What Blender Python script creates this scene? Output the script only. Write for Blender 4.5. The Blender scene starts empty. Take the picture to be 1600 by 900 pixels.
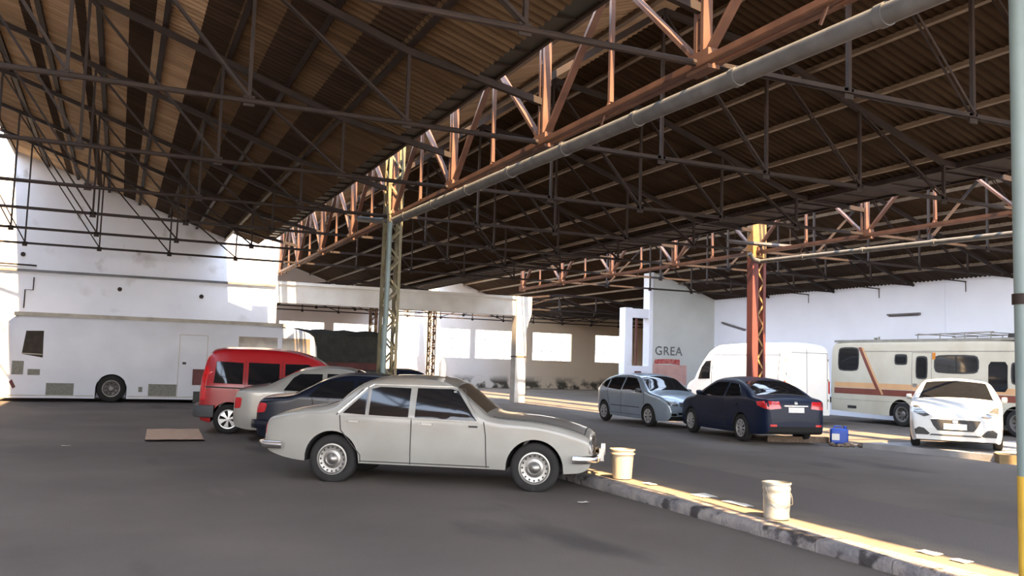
import bpy, bmesh, math, random
from mathutils import Vector, Matrix, noise
from mathutils.bvhtree import BVHTree
random.seed(7)
PI = math.pi
sc = bpy.context.scene
COL = sc.collection

# ------------------------------------------------------------------ camera
F_PX, YAW, PITCH, ROLL, EYE = 1382.1, 0.4152, 0.0858, -0.0306, 1.65
cam_d = bpy.data.cameras.new('camera'); cam = bpy.data.objects.new('camera', cam_d); COL.objects.link(cam)
cam_d.sensor_width = 36; cam_d.lens = F_PX / 1600 * 36; cam_d.clip_end = 400
_F = Vector((math.sin(YAW) * math.cos(PITCH), math.cos(YAW) * math.cos(PITCH), math.sin(PITCH)))
_R = Vector((math.cos(YAW), -math.sin(YAW), 0)); _D = _F.cross(_R)
_R2 = math.cos(ROLL) * _R + math.sin(ROLL) * _D; _D2 = -math.sin(ROLL) * _R + math.cos(ROLL) * _D
cam.matrix_world = Matrix.Translation((0, 0, EYE)) @ Matrix((_R2, -_D2, -_F)).transposed().to_4x4()
sc.camera = cam

# ------------------------------------------------------------------ light
EXPOSURE = 2.1
SUN_W, SKY_W = 8.5, 2.1
sc.view_settings.view_transform = 'Standard'; sc.view_settings.look = 'None'
sc.view_settings.exposure = EXPOSURE; sc.view_settings.gamma = 1; sc.view_settings.use_curve_mapping = False
w = bpy.data.worlds.new('sky'); sc.world = w; w.use_nodes = True
nt = w.node_tree; bg = nt.nodes['Background']
tc = nt.nodes.new('ShaderNodeTexCoord'); sep = nt.nodes.new('ShaderNodeSeparateXYZ'); cr = nt.nodes.new('ShaderNodeValToRGB')
nt.links.new(tc.outputs['Generated'], sep.inputs[0]); nt.links.new(sep.outputs['Z'], cr.inputs[0]); nt.links.new(cr.outputs[0], bg.inputs[0])
cr.color_ramp.elements[0].color = (1.0, .93, .84, 1); cr.color_ramp.elements[0].position = 0.0
cr.color_ramp.elements[1].color = (.62, .76, 1.0, 1); cr.color_ramp.elements[1].position = 0.6
bg.inputs[1].default_value = SKY_W
sun_d = bpy.data.lights.new('sun', 'SUN'); sun = bpy.data.objects.new('sun', sun_d); COL.objects.link(sun)
sun_d.energy = SUN_W; sun_d.color = (1.0, .66, .34); sun_d.angle = .012
SUN_DIR = Vector((.09, .80, -1)).normalized()
sun.rotation_euler = SUN_DIR.to_track_quat('-Z', 'Y').to_euler(); sun.location = (0, -20, 30)
try:
    sc.cycles.use_denoising = True; sc.cycles.max_bounces = 8; sc.cycles.diffuse_bounces = 5
    sc.cycles.sample_clamp_indirect = 12; sc.cycles.caustics_reflective = False; sc.cycles.caustics_refractive = False
except Exception: pass

# ------------------------------------------------------------------ materials
def mat(name, col, rough=.6, metal=0, var=0.0, col2=None, scale=3.0, bump=0.0, bscale=40, coat=0, spec=.5, detail=4, contrast=(.35, .7), stretch=None):
    m = bpy.data.materials.new(name); m.use_nodes = True; t = m.node_tree; b = t.nodes['Principled BSDF']
    b.inputs['Roughness'].default_value = rough; b.inputs['Metallic'].default_value = metal
    b.inputs['Specular IOR Level'].default_value = spec
    if coat: b.inputs['Coat Weight'].default_value = coat; b.inputs['Coat Roughness'].default_value = .05
    if col2 is None: col2 = tuple(c * (1 - var) for c in col)
    co = t.nodes.new('ShaderNodeTexCoord'); mp = t.nodes.new('ShaderNodeMapping')
    t.links.new(co.outputs['Object'], mp.inputs[0])
    if stretch: mp.inputs['Scale'].default_value = stretch
    n = t.nodes.new('ShaderNodeTexNoise'); n.inputs['Scale'].default_value = scale; n.inputs['Detail'].default_value = detail
    r = t.nodes.new('ShaderNodeValToRGB'); r.color_ramp.elements[0].position, r.color_ramp.elements[1].position = contrast
    r.color_ramp.elements[0].color = (*col, 1); r.color_ramp.elements[1].color = (*col2, 1)
    t.links.new(mp.outputs[0], n.inputs[0]); t.links.new(n.outputs[0], r.inputs[0]); t.links.new(r.outputs[0], b.inputs['Base Color'])
    if bump:
        n2 = t.nodes.new('ShaderNodeTexNoise'); n2.inputs['Scale'].default_value = bscale; bp = t.nodes.new('ShaderNodeBump')
        bp.inputs['Strength'].default_value = bump; bp.inputs['Distance'].default_value = .02
        t.links.new(co.outputs['Object'], n2.inputs[0]); t.links.new(n2.outputs[0], bp.inputs['Height']); t.links.new(bp.outputs[0], b.inputs['Normal'])
    return m

def add_layer(m, col, scale, lo, hi, stretch=None, detail=6, amt=1.0, axis=None):
    """a second noise-driven stain over a material's base colour"""
    t = m.node_tree; b = t.nodes['Principled BSDF']; src = b.inputs['Base Color'].links[0].from_socket
    co = t.nodes.new('ShaderNodeTexCoord'); mp = t.nodes.new('ShaderNodeMapping'); t.links.new(co.outputs['Object'], mp.inputs[0])
    if stretch: mp.inputs['Scale'].default_value = stretch
    n = t.nodes.new('ShaderNodeTexNoise'); n.inputs['Scale'].default_value = scale; n.inputs['Detail'].default_value = detail
    t.links.new(mp.outputs[0], n.inputs[0]); r = t.nodes.new('ShaderNodeMapRange')
    r.inputs[1].default_value = lo; r.inputs[2].default_value = hi; r.inputs[4].default_value = amt
    t.links.new(n.outputs[0], r.inputs[0]); fac = r.outputs[0]
    if axis:   # (axis index, from, to): limits the layer to a range of the surface
        s = t.nodes.new('ShaderNodeSeparateXYZ'); t.links.new(co.outputs['Object'], s.inputs[0])
        r2 = t.nodes.new('ShaderNodeMapRange'); r2.inputs[1].default_value = axis[1]; r2.inputs[2].default_value = axis[2]
        t.links.new(s.outputs[axis[0]], r2.inputs[0]); mu = t.nodes.new('ShaderNodeMath'); mu.operation = 'MULTIPLY'
        t.links.new(fac, mu.inputs[0]); t.links.new(r2.outputs[0], mu.inputs[1]); fac = mu.outputs[0]
    mx = t.nodes.new('ShaderNodeMix'); mx.data_type = 'RGBA'
    t.links.new(fac, mx.inputs[0]); t.links.new(src, mx.inputs[6]); mx.inputs[7].default_value = (*col, 1)
    t.links.new(mx.outputs[2], b.inputs['Base Color'])
    return m

M = {}
M['asphalt'] = mat('asphalt', (.118, .1, .087), .85, col2=(.16, .136, .115), scale=.35, bump=.25, bscale=60, spec=.3)
add_layer(M['asphalt'], (.07, .06, .057), .22, .5, .68, amt=.6)
add_layer(M['asphalt'], (.045, .04, .04), .55, .6, .68, stretch=(1, .35, 1), amt=.55)
add_layer(M['asphalt'], (.22, .18, .135), 1.1, .62, .75, stretch=(1, .25, 1), amt=.4)
M['sandy'] = mat('sandy_floor', (.26, .21, .155), .9, col2=(.16, .135, .11), scale=2.2, bump=.3, bscale=60, spec=.2)
add_layer(M['sandy'], (.13, .112, .102), .3, -1, -.5, axis=(0, 6.5, 7.3))
M['kerb'] = mat('kerb_stone', (.16, .15, .16), .9, col2=(.3, .27, .25), scale=5, bump=.8, bscale=25)
add_layer(M['kerb'], (.05, .045, .045), 3.5, .55, .62)
M['concrete'] = mat('slab_concrete', (.30, .30, .31), .85, col2=(.2, .2, .21), scale=1.6, bump=.3)
M['white_wall'] = mat('white_wall', (.84, .86, .91), .85, col2=(.74, .76, .81), scale=.5, bump=.15, bscale=8, spec=.2)
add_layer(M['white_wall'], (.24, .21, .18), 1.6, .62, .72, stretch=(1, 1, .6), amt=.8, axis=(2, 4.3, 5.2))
add_layer(M['white_wall'], (.45, .43, .42), .9, .6, .75, amt=.6)
M['right_wall'] = mat('right_wall', (.78, .82, .92), .85, col2=(.70, .73, .82), scale=.35, bump=.12, bscale=8, spec=.2)
add_layer(M['right_wall'], (.4, .37, .34), 1.3, .58, .7, amt=.8, axis=(2, 2.4, .6))
M['grey_wall'] = mat('grey_wall', (.55, .58, .57), .85, col2=(.47, .49, .48), scale=.6, bump=.1, bscale=8, spec=.2)
M['beige_wall'] = mat('beige_wall', (.8, .77, .76), .85, col2=(.68, .63, .58), scale=.4, bump=.1, bscale=8, spec=.2)
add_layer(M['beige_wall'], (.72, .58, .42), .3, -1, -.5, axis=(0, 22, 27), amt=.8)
add_layer(M['beige_wall'], (.1, .09, .07), 1.2, .45, .55, axis=(2, .9, .4))
M['beam'] = mat('beam_paint', (.72, .71, .67), .8, col2=(.62, .6, .55), scale=1.5, bump=.1)
M['col_white'] = mat('column_paint', (.75, .72, .66), .8, col2=(.55, .5, .42), scale=2, bump=.1)
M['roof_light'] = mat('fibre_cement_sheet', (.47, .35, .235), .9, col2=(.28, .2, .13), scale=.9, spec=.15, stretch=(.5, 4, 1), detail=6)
M['roof_dark'] = mat('dark_sheet', (.055, .037, .026), .9, col2=(.03, .02, .015), scale=.9, spec=.15, stretch=(.5, 4, 1), detail=6)  # dark tone paints in the shadow bands of the left bay roof
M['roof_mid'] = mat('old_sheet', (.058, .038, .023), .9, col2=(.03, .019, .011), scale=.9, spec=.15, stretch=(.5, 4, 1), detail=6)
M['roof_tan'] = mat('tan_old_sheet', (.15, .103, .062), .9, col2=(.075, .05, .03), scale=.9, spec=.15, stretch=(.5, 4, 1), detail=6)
M['steel_dark'] = mat('dark_steel', (.014, .009, .008), .7, col2=(.026, .015, .012), scale=4, spec=.4)
M['steel_rust'] = mat('rust_primer_steel', (.125, .064, .043), .65, col2=(.075, .036, .026), scale=3, spec=.4)
M['steel_buff'] = mat('purlin_steel', (.2, .155, .11), .55, col2=(.13, .095, .065), scale=3, spec=.5)
M['steel_red'] = mat('red_oxide', (.15, .042, .036), .55, col2=(.12, .035, .03), scale=3)
M['ochre'] = mat('ochre_steel', (.3, .18, .06), .6, col2=(.16, .08, .04), scale=4)
M['olive'] = mat('olive_steel', (.19, .17, .095), .6, col2=(.12, .1, .065), scale=4)
M['pipe_grey'] = mat('pipe_grey', (.12, .125, .13), .55, col2=(.08, .082, .085), scale=4, spec=.5)
M['pipe_teal'] = mat('pipe_teal', (.19, .25, .25), .5, col2=(.15, .2, .2), scale=2)
M['gutter'] = mat('gutter_zinc', (.055, .066, .065), .55, metal=.3, col2=(.05, .058, .055), scale=2)
M['yellow'] = mat('yellow_paint', (.6, .38, .05), .5, var=.3)
M['tyre'] = mat('tyre', (.022, .021, .021), .85, var=.3, spec=.3)
M['under'] = mat('underbody', (.012, .012, .012), .9)
M['chrome'] = mat('chrome', (.75, .74, .72), .18, 1, var=.15)
M['dullchrome'] = mat('dull_chrome', (.36, .35, .33), .4, .9, var=.3)
M['rim'] = mat('rim_silver', (.5, .5, .5), .35, .6, var=.2)
M['rim_dark'] = mat('rim_steel', (.2, .19, .18), .5, .5, var=.3)
M['glass'] = mat('car_glass', (.010, .011, .013), .06, 0, var=.2, spec=.55)
M['glass_dust'] = mat('dusty_glass', (.085, .065, .045), .32, 0, col2=(.05, .04, .03), scale=6, spec=.6)
M['glass_tan'] = mat('tan_glass', (.2, .15, .1), .2, 0, col2=(.1, .07, .05), scale=2.5, spec=.6)
M['glass_brown'] = mat('brown_glass', (.045, .036, .028), .55, 0, col2=(.028, .022, .017), scale=4, spec=.12)
M['van_white'] = mat('van_white_paint', (.88, .87, .82), .4, var=.04, coat=.2)
M['ledge'] = mat('ledge_grey', (.12, .12, .125), .85, col2=(.22, .22, .23), scale=1.2, stretch=(1, 1, 3))  # mottled grey, darker than the wall behind
M['seam'] = mat('panel_gap', (.03, .028, .026), .8)
M['black'] = mat('black_plastic', (.02, .02, .021), .55, var=.2)
M['grey_pl'] = mat('grey_plastic', (.06, .065, .07), .6, var=.2)
M['paint504'] = mat('ivory_paint', (.275, .272, .25), .3, col2=(.24, .232, .21), scale=2, coat=.35)
add_layer(M['paint504'], (.30, .235, .17), .8, .1, .45, axis=(2, 1.33, 1.41), amt=.7)
M['paint_red'] = mat('red_paint', (.30, .008, .012), .3, var=.15, coat=.15)
M['paint_beige'] = mat('silver_beige_paint', (.34, .33, .30), .3, .25, var=.1, coat=.5)
M['paint_navy'] = mat('navy_paint', (.008, .011, .022), .3, 0, var=.2, coat=.12, spec=.4)
M['paint_blue'] = mat('dark_blue_paint', (.005, .011, .032), .4, 0, var=.2, coat=.05, spec=.2)
M['paint_silver'] = mat('pale_silver_paint', (.30, .36, .42), .3, .4, var=.1, coat=.5)
M['paint_white'] = mat('white_paint', (.55, .55, .54), .3, var=.05, coat=.4)
M['bus_white'] = mat('bus_white', (.58, .60, .66), .5, col2=(.52, .54, .59), scale=1.1, coat=.1)
M['bus_trim'] = mat('bus_trim', (.42, .39, .33), .6, var=.3)
M['vent'] = mat('vent_grille', (.2, .2, .17), .7, var=.4, scale=20)
M['rv_cream'] = mat('rv_cream', (.5, .47, .38), .5, col2=(.44, .4, .31), scale=1.5, coat=.1)
M['rv_tan'] = mat('rv_tan_stripe', (.58, .33, .16), .5, var=.1)
M['rv_brown'] = mat('rv_brown_stripe', (.17, .04, .025), .5, var=.2)
M['rv_roof'] = mat('rv_roof', (.26, .25, .22), .7, var=.3)
M['tarp'] = mat('dark_tarpaulin', (.022, .024, .021), .8, col2=(.04, .042, .035), scale=3, bump=.5, bscale=6)
M['maroon'] = mat('maroon_paint', (.12, .02, .02), .6, var=.4)
M['cardboard'] = mat('cardboard', (.58, .39, .27), .9, var=.15, scale=6)
M['bucket'] = mat('cream_plastic', (.52, .42, .3), .5, var=.08)
M['blue_pl'] = mat('blue_plastic', (.012, .07, .42), .4, var=.15)
M['paper'] = mat('paper', (.75, .72, .66), .85, var=.1)
M['wood'] = mat('old_wood', (.2, .135, .06), .85, var=.4, scale=5, stretch=(1, 6, 1))
M['rubble'] = mat('rubble_brown', (.17, .12, .085), .9, var=.5, scale=12)
M['lamp'] = mat('fixture_grey', (.13, .12, .13), .6, var=.3)
M['red_lens'] = mat('red_lens', (.55, .015, .02), .2, var=.3, scale=12, coat=.5)
M['clear_lens'] = mat('clear_lens', (.16, .16, .155), .12, .3, var=.5, scale=14, coat=.5)
M['amber'] = mat('amber_lens', (.6, .2, .02), .25, var=.2)
M['plate'] = mat('number_plate', (.7, .7, .68), .5, var=.12, scale=20)
M['red_paint_wall'] = mat('wall_red', (.36, .035, .035), .85, col2=(.5, .2, .18), scale=6)
M['pink_wall'] = mat('wall_pink', (.55, .33, .3), .85, var=.2)
M['letter'] = mat('letter_grey', (.06, .06, .07), .85, col2=(.2, .2, .2), scale=10)
M['tin'] = mat('galvanised_tin', (.50, .50, .46), .38, .55, col2=(.34, .33, .3), scale=7, bump=.2, bscale=12)
M['rust_top'] = mat('roof_dust', (.33, .24, .16), .7, var=.3)
gm = bpy.data.materials.new('frosted_window'); gm.use_nodes = True; t = gm.node_tree; t.nodes.clear()
o_ = t.nodes.new('ShaderNodeOutputMaterial'); mx = t.nodes.new('ShaderNodeMixShader'); a = t.nodes.new('ShaderNodeBsdfTransparent'); b = t.nodes.new('ShaderNodeBsdfTranslucent')
b.inputs[0].default_value = (.9, .88, .82, 1); mx.inputs[0].default_value = .45
t.links.new(a.outputs[0], mx.inputs[1]); t.links.new(b.outputs[0], mx.inputs[2]); t.links.new(mx.outputs[0], o_.inputs[0]); M['frost'] = gm

# ------------------------------------------------------------------ helpers
class MB:
    def __init__(s): s.v = []; s.f = []; s.mi = []
    def add(s, vs, fs, mi=0):
        k = len(s.v); s.v += [tuple(x) for x in vs]; s.f += [tuple(i + k for i in f) for f in fs]; s.mi += [mi] * len(fs); return s
    def box(s, x0, x1, y0, y1, z0, z1, mi=0):
        vs = [(x, y, z) for x in (x0, x1) for y in (y0, y1) for z in (z0, z1)]
        return s.add(vs, [(0, 1, 3, 2), (4, 6, 7, 5), (0, 4, 5, 1), (2, 3, 7, 6), (0, 2, 6, 4), (1, 5, 7, 3)], mi)
    def bar(s, p, q, wd, ht, up=(0, 0, 1), mi=0):
        p, q = Vector(p), Vector(q); d = (q - p).normalized(); u = Vector(up)
        if abs(d.dot(u)) > .99: u = Vector((0, 1, 0))
        r = d.cross(u).normalized(); u = r.cross(d).normalized(); vs = []
        for e in (p, q):
            for a, b in ((-1, -1), (1, -1), (1, 1), (-1, 1)): vs.append(e + r * a * wd / 2 + u * b * ht / 2)
        return s.add(vs, [(3, 2, 1, 0), (4, 5, 6, 7), (0, 1, 5, 4), (1, 2, 6, 5), (2, 3, 7, 6), (3, 0, 4, 7)], mi)
    def angle(s, p, q, wd, th, side=1, up=(0, 0, 1)):
        """an L-section: a flat leg and an upright leg"""
        p, q = Vector(p), Vector(q); d = (q - p).normalized(); u = Vector(up)
        if abs(d.dot(u)) > .99: u = Vector((0, 1, 0))
        r = d.cross(u).normalized(); u = r.cross(d).normalized()
        s.bar(p, q, wd, th, u); o = r * side * (wd / 2 - th / 2) + u * (wd / 2)
        return s.bar(p + o, q + o, th, wd, u)
    def tube(s, pts, r, n=12, cap=True, mi=0):
        pts = [Vector(p) for p in pts]; rings = []; k = len(pts); rr = r if isinstance(r, (list, tuple)) else [r] * k
        u = None
        for i, p in enumerate(pts):
            d = (pts[min(i + 1, k - 1)] - pts[max(i - 1, 0)]).normalized()
            if u is None: u = d.orthogonal().normalized()
            u = (u - d * u.dot(d)).normalized(); v = d.cross(u)
            rings.append([p + (u * math.cos(a) + v * math.sin(a)) * rr[i] for a in (2 * PI * j / n for j in range(n))])
        vs = [x for ring in rings for x in ring]; fs = []
        for i in range(k - 1):
            for j in range(n): fs.append((i * n + j, i * n + (j + 1) % n, (i + 1) * n + (j + 1) % n, (i + 1) * n + j))
        if cap: fs += [tuple(reversed(range(n))), tuple(range((k - 1) * n, k * n))]
        return s.add(vs, fs, mi)
    def lathe(s, prof, c=(0, 0, 0), axis='z', n=32, cap=True, mi=0):
        vs = []; k = len(prof)
        for r, h in prof:
            for j in range(n):
                a = 2 * PI * j / n; x, y = r * math.cos(a), r * math.sin(a)
                vs.append((c[0] + x, c[1] + y, c[2] + h) if axis == 'z' else (c[0] + x, c[1] + h, c[2] + y))
        fs = [(i * n + j, i * n + (j + 1) % n, (i + 1) * n + (j + 1) % n, (i + 1) * n + j) for i in range(k - 1) for j in range(n)]
        if cap: fs += [tuple(reversed(range(n))), tuple(range((k - 1) * n, k * n))]
        return s.add(vs, fs, mi)
    def grid(s, rows, mi=0, flip=False):
        n = len(rows[0]); vs = [p for r in rows for p in r]; fs = []
        for i in range(len(rows) - 1):
            for j in range(n - 1):
                f = (i * n + j, i * n + j + 1, (i + 1) * n + j + 1, (i + 1) * n + j); fs.append(f[::-1] if flip else f)
        return s.add(vs, fs, mi)
    def prism(s, poly, y0, y1, plane='xz', mi=0):
        n = len(poly); f = {'xz': lambda a, b, c: (a, c, b), 'yz': lambda a, b, c: (c, a, b), 'xy': lambda a, b, c: (a, b, c)}[plane]
        vs = [f(a, b, y0) for a, b in poly] + [f(a, b, y1) for a, b in poly]
        fs = [tuple(range(n)), tuple(reversed(range(n, 2 * n)))] + [(i, i + n, (i + 1) % n + n, (i + 1) % n) for i in range(n)]
        return s.add(vs, fs, mi)
    def build(s, name, mats, parent=None, sharp=35, loc=None, fix=True):
        me = bpy.data.meshes.new(name); me.from_pydata(s.v, [], s.f)
        mats = mats if isinstance(mats, (list, tuple)) else [mats]
        for m in mats: me.materials.append(M[m] if isinstance(m, str) else m)
        for p, i in zip(me.polygons, s.mi): p.material_index = i
        bm = bmesh.new(); bm.from_mesh(me)
        if fix: bmesh.ops.recalc_face_normals(bm, faces=bm.faces)
        for f in bm.faces: f.smooth = True
        for e in bm.edges:
            e.smooth = not (len(e.link_faces) != 2 or e.calc_face_angle(0) > math.radians(sharp))
        bm.to_mesh(me); bm.free()
        o = bpy.data.objects.new(name, me); COL.objects.link(o)
        if parent: o.parent = parent
        if loc: o.location = loc
        return o

def tag(o, label=None, cat=None, group=None, kind=None):
    if label: o['label'] = label
    if cat: o['category'] = cat
    if group: o['group'] = group
    if kind: o['kind'] = kind
    return o
def thing(name, label, cat, loc=(0, 0, 0), rz=0, group=None):
    o = bpy.data.objects.new(name, None); COL.objects.link(o); o.location = loc; o.rotation_euler = (0, 0, rz)
    o.empty_display_size = .2
    return tag(o, label, cat, group)
def struct(o, label=None): return tag(o, label, None, None, 'structure')
def interp(pts):
    xs = [p[0] for p in pts]; ys = [p[1] for p in pts]; n = len(xs)
    d = [(ys[i + 1] - ys[i]) / (xs[i + 1] - xs[i]) for i in range(n - 1)]
    m = [d[0]] + [0 if d[i - 1] * d[i] <= 0 else 2 * d[i - 1] * d[i] / (d[i - 1] + d[i]) for i in range(1, n - 1)] + [d[-1]]
    def f(x):
        if x <= xs[0]: return ys[0]
        if x >= xs[-1]: return ys[-1]
        i = 0
        while x > xs[i + 1]: i += 1
        h = xs[i + 1] - xs[i]; t = (x - xs[i]) / h
        return (2*t**3-3*t*t+1)*ys[i] + (t**3-2*t*t+t)*h*m[i] + (-2*t**3+3*t*t)*ys[i+1] + (t**3-t*t)*h*m[i+1]
    return f
ORD = ['first', 'second', 'third', 'fourth', 'fifth', 'sixth', 'seventh', 'eighth', 'ninth', 'tenth', 'eleventh', 'twelfth', 'thirteenth', 'fourteenth']

# ------------------------------------------------------------------ grid of the building (metres)
X1, X2, X3, XL = 5.61, 16.05, 26.5, -15.8
Y0, DY = 19.65, 3.96
def YK(k): return Y0 + k * DY
YW, YB = YK(4), 56.0          # cross wall / gable line, far window wall
ZC = 4.96                     # truss bottom chords
SL = .346
def zr1(x): return 7.36 - SL * x if x > -5 else 7.36 + SL * 5 - SL * (-5 - x)
def zr2(x): return 6.98 + SL * (x - 6.0) if x < 8.33 else 5.72 + SL * (14.3 - x)
def zr3(x): return 7.0 + SL * (x - 17.5) if x < 19.2 else 5.15 + SL * (26.3 - x)

# ------------------------------------------------------------------ floor
g = MB(); g.box(-34, 48, -34, 60, -.3, 0)
struct(g.build('floor', 'asphalt'))
g = MB(); ys = [-8 + i * .25 for i in range(175)]
kx = lambda y: 6.03 + .018 * noise.noise(Vector((0, y * 1.7, 3)))
g.grid([[(kx(y) + .25, y, .0), (kx(y) + .26, y, .112 + .006 * noise.noise(Vector((1, y, 0)))), (6.9, y, .108), (7.6, y, .07), (8.4, y, .03), (9.2, y, .001)] for y in ys], flip=True)
struct(g.build('floor.001', 'sandy', sharp=60))
# kerb stones: a row of rough blocks
kroot_label = 'long low stone kerb with sunlit sandy edge beside the old ivory sedan'
g = MB(); y = -8.0; i = 0
while y < 35.3:
    L = .55 + .35 * random.random(); y2 = min(y + L, 35.4); n = 6
    rows = []
    for j in range(n + 1):
        yy = y + .008 + (y2 - y - .016) * j / n
        r = lambda q: .018 * noise.noise(Vector((q, yy * 5, i)))
        rows.append([(6.02 + r(1), yy, 0.0), (6.015 + r(2), yy, .055), (6.03 + r(3), yy, .105 + r(4) * .4), (6.06 + r(5), yy, .122), (6.3, yy, .122), (6.3, yy, 0)])
    g.grid(rows)
    for rr in (rows[0], rows[-1]): g.add(rr, [tuple(range(6))])
    y = y2; i += 1
tag(g.build('kerb', 'kerb', sharp=50), kroot_label, 'kerb')
g = MB(); g.prism([(15.45, 15.2), (16.0, 13.2), (16.9, 9.8), (17.6, 4), (22.6, 4), (22.6, 15.2)], 0, .13, 'xy')
tag(g.build('concrete_slab', 'concrete'), 'low grey concrete slab under the white hatchback', 'slab')

# ------------------------------------------------------------------ walls
def wall_prism(name, poly, a, b, plane, m, label=None):
    g = MB(); g.prism(poly, a, b, plane); return struct(g.build(name, m), label)
wall_prism('wall_gable', [(XL, 0), (X1 - .05, 0), (X1 - .05, 6.6), (4.46, 5.82)] + [(x, zr1(x) + .01) for x in (0, -5, XL)], YW, YW + .3, 'xz', 'white_wall')
wall_prism('wall_left', [(-6, 0), (YW, 0), (YW, 5.5), (-6, 5.5)], XL - .3, XL, 'yz', 'white_wall')
wall_prism('wall_right', [(-6, 0), (YW, 0), (YW, 5.16), (-6, 5.16)], X3, X3 + .3, 'yz', 'right_wall')
wall_prism('wall_cross', [(22.95, 0), (X3 + .3, 0), (X3 + .3, 5.1)] + [(23.6, 6.0), (22.95, 6.2)], YW, YW + .35, 'xz', 'grey_wall')
wall_prism('wall_cross_end', [(22.75, 0), (22.95, 0), (22.95, 6.15), (22.75, 6.15)], YW - .04, YW + .5, 'xz', 'right_wall')
# far wall with its window openings
wins = [(9.0, 11.8), (12.4, 15.2), (15.7, 18.1), (19.2, 21.7), (22.1, 25.0), (26.4, 29.45), (31.4, 34.4)]
g = MB(); e = [5.3] + [v for w_ in wins for v in w_] + [37]
for i in range(0, len(e), 2): g.box(e[i], e[i + 1], YB, YB + .3, 0, 7.5)
for a, b in wins: g.box(a, b, YB, YB + .3, 0, 1.96); g.box(a, b, YB, YB + .3, 3.92, 7.5)
struct(g.build('wall_back', 'beige_wall'))
for i, (a, b) in enumerate(wins):
    g = MB(); g.box(a, b, YB + .12, YB + .135, 1.96, 3.92); wo = struct(g.build('window_%d' % (i + 1), 'frost'))
    g = MB(); n = 4
    for j in range(n + 1): x = a + (b - a) * j / n; g.box(max(a, x - .02), min(b, x + .02), YB + .09, YB + .12, 1.96, 3.92)
    for j in range(4): z = 1.96 + 1.96 * j / 3; g.box(a, b, YB + .09, YB + .12, max(1.96, z - .02), min(3.92, z + .02))
    g.build('window_frame', 'olive' if i == 0 else 'col_white', wo)
wall_prism('wall_back_left', [(YW + .3, 0), (YB, 0), (YB, 7.5), (YW + .3, 7.5)], 5.0, 5.3, 'yz', 'beige_wall')
wall_prism('wall_back_right', [(YW + .35, 0), (YB, 0), (YB, 7.5), (YW + .35, 7.5)], 37, 37.3, 'yz', 'beige_wall')
wall_prism('wall_cross_outer', [(X3 + .3, 0), (37, 0), (37, 7), (X3 + .3, 7)], YW + .05, YW + .35, 'xz', 'beige_wall')
# booth opening left of the cross wall
g = MB(); g.box(21.45, 21.85, YW, YW + .5, 0, 4.45); g.box(21.85, 22.75, YW, YW + .4, 4.0, 4.42); g.box(21.85, 22.75, YW, YW + .4, 0, 1.75)
struct(g.build('wall_booth', 'right_wall'))
g = MB(); g.box(22.2, 22.28, YW + .25, YW + .33, 1.75, 4.0); g.box(21.85, 21.93, YW + .25, YW + .33, 1.75, 4.0)
struct(g.build('trim_1', 'steel_red'))
g = MB(); g.box(22.0, 22.35, YW - .03, YW, 1.2, 1.5)
tag(g.build('notice_board', 'maroon'), 'small dark notice on the low white wall under the booth opening', 'notice')
# concrete beam and white column
g = MB(); g.box(X1 - .05, X2 + .1, YW - .1, YW + .3, 3.78, 4.6); g.box(X1 - .05, X2 + .1, YW - .18, YW + .3, 4.5, 4.62)
struct(g.build('trim_2', 'beam'), None)
t_ = thing('concrete_column', 'thick white painted column at the right end of the concrete beam', 'column', (16.02, YW, 0))
g = MB(); g.box(-.22, .28, -.25, .25, 0, 4.62); g.build('shaft', 'col_white', t_)
g = MB(); g.prism([(.28, 4.62), (.52, 4.62), (.52, 3.9), (.28, 3.1)], -.2, .2); g.build('bracket', 'col_white', t_)
g = MB(); g.box(-.24, .3, -.27, .27, 1.95, 2.02); g.build('band', 'steel_buff', t_)
# ledge, cable conduits and anchors on the gable wall
def simple(name, m, label, cat, fn, group=None, **k):
    g = MB(); fn(g); return tag(g.build(name, m, **k), label, cat, group)
simple('wall_ledge', 'ledge', 'long narrow plaster ledge across the white gable wall', 'ledge', lambda g: g.box(-8, 5.5, YW - .09, YW, 4.39, 4.475))
simple('wall_conduit', 'steel_dark', 'short dark pipe on the gable wall above the ledge, far left', 'pipe', lambda g: g.tube([(-8, YW - .07, 4.68), (-3.0, YW - .07, 4.62), (-2.85, YW - .02, 4.62)], .03))
simple('wall_conduit', 'steel_dark', 'thin stepped pipe on the gable wall below the ledge, above the bus rear', 'pipe', lambda g: g.tube([(-2.9, YW - .04, 4.2), (-2.9, YW - .04, 3.75), (-3.15, YW - .04, 3.75), (-3.15, YW - .04, 3.1)], .02))
for x, z, s in ((-.1, 3.95, 'above the bus wheel'), (2.75, 3.85, 'above the bus door'), (-3.3, 5.0, 'at the far left above the ledge')):
    simple('wall_anchor', 'steel_dark', 'small dark round anchor plate on the gable wall ' + s, 'anchor', lambda g: g.lathe([(.0, -.05), (.075, -.05), (.08, -.01), (.08, .0)], (x, YW, z), 'y', 16))

# ------------------------------------------------------------------ roofs
def corrugated(name, xs, mi, zf, ya, yb, mats, ph=0):
    """xs: stations across the slope; mi[i]: sheet material of the row between stations i and i+1"""
    g = MB(); step = .0442; n = int((yb - ya) / step)
    yy = [ya + j * step for j in range(n + 1)]
    for i in range(len(xs) - 1):
        a, b = xs[i], xs[i + 1]; lo, hi = (a, b) if zf(a) < zf(b) else (b, a); d = (lo - hi) / abs(lo - hi)
        def P(x, y, dz): return (x, y, zf(min(max(x, xs[0]), xs[-1])) + .026 * math.sin(2 * PI * y / .177) + dz)
        # each row laps under the one above it, its lower edge lying on the row below
        g.grid([[P(hi - d * (.12 if xs[0] < hi < xs[-1] else 0), y, -.006), P(lo, y, 0)] for y in yy], mi[i])
    return struct(g.build(name, mats, sharp=80, fix=False))
RM = ['roof_light', 'roof_dark', 'roof_mid', 'roof_tan']
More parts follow.
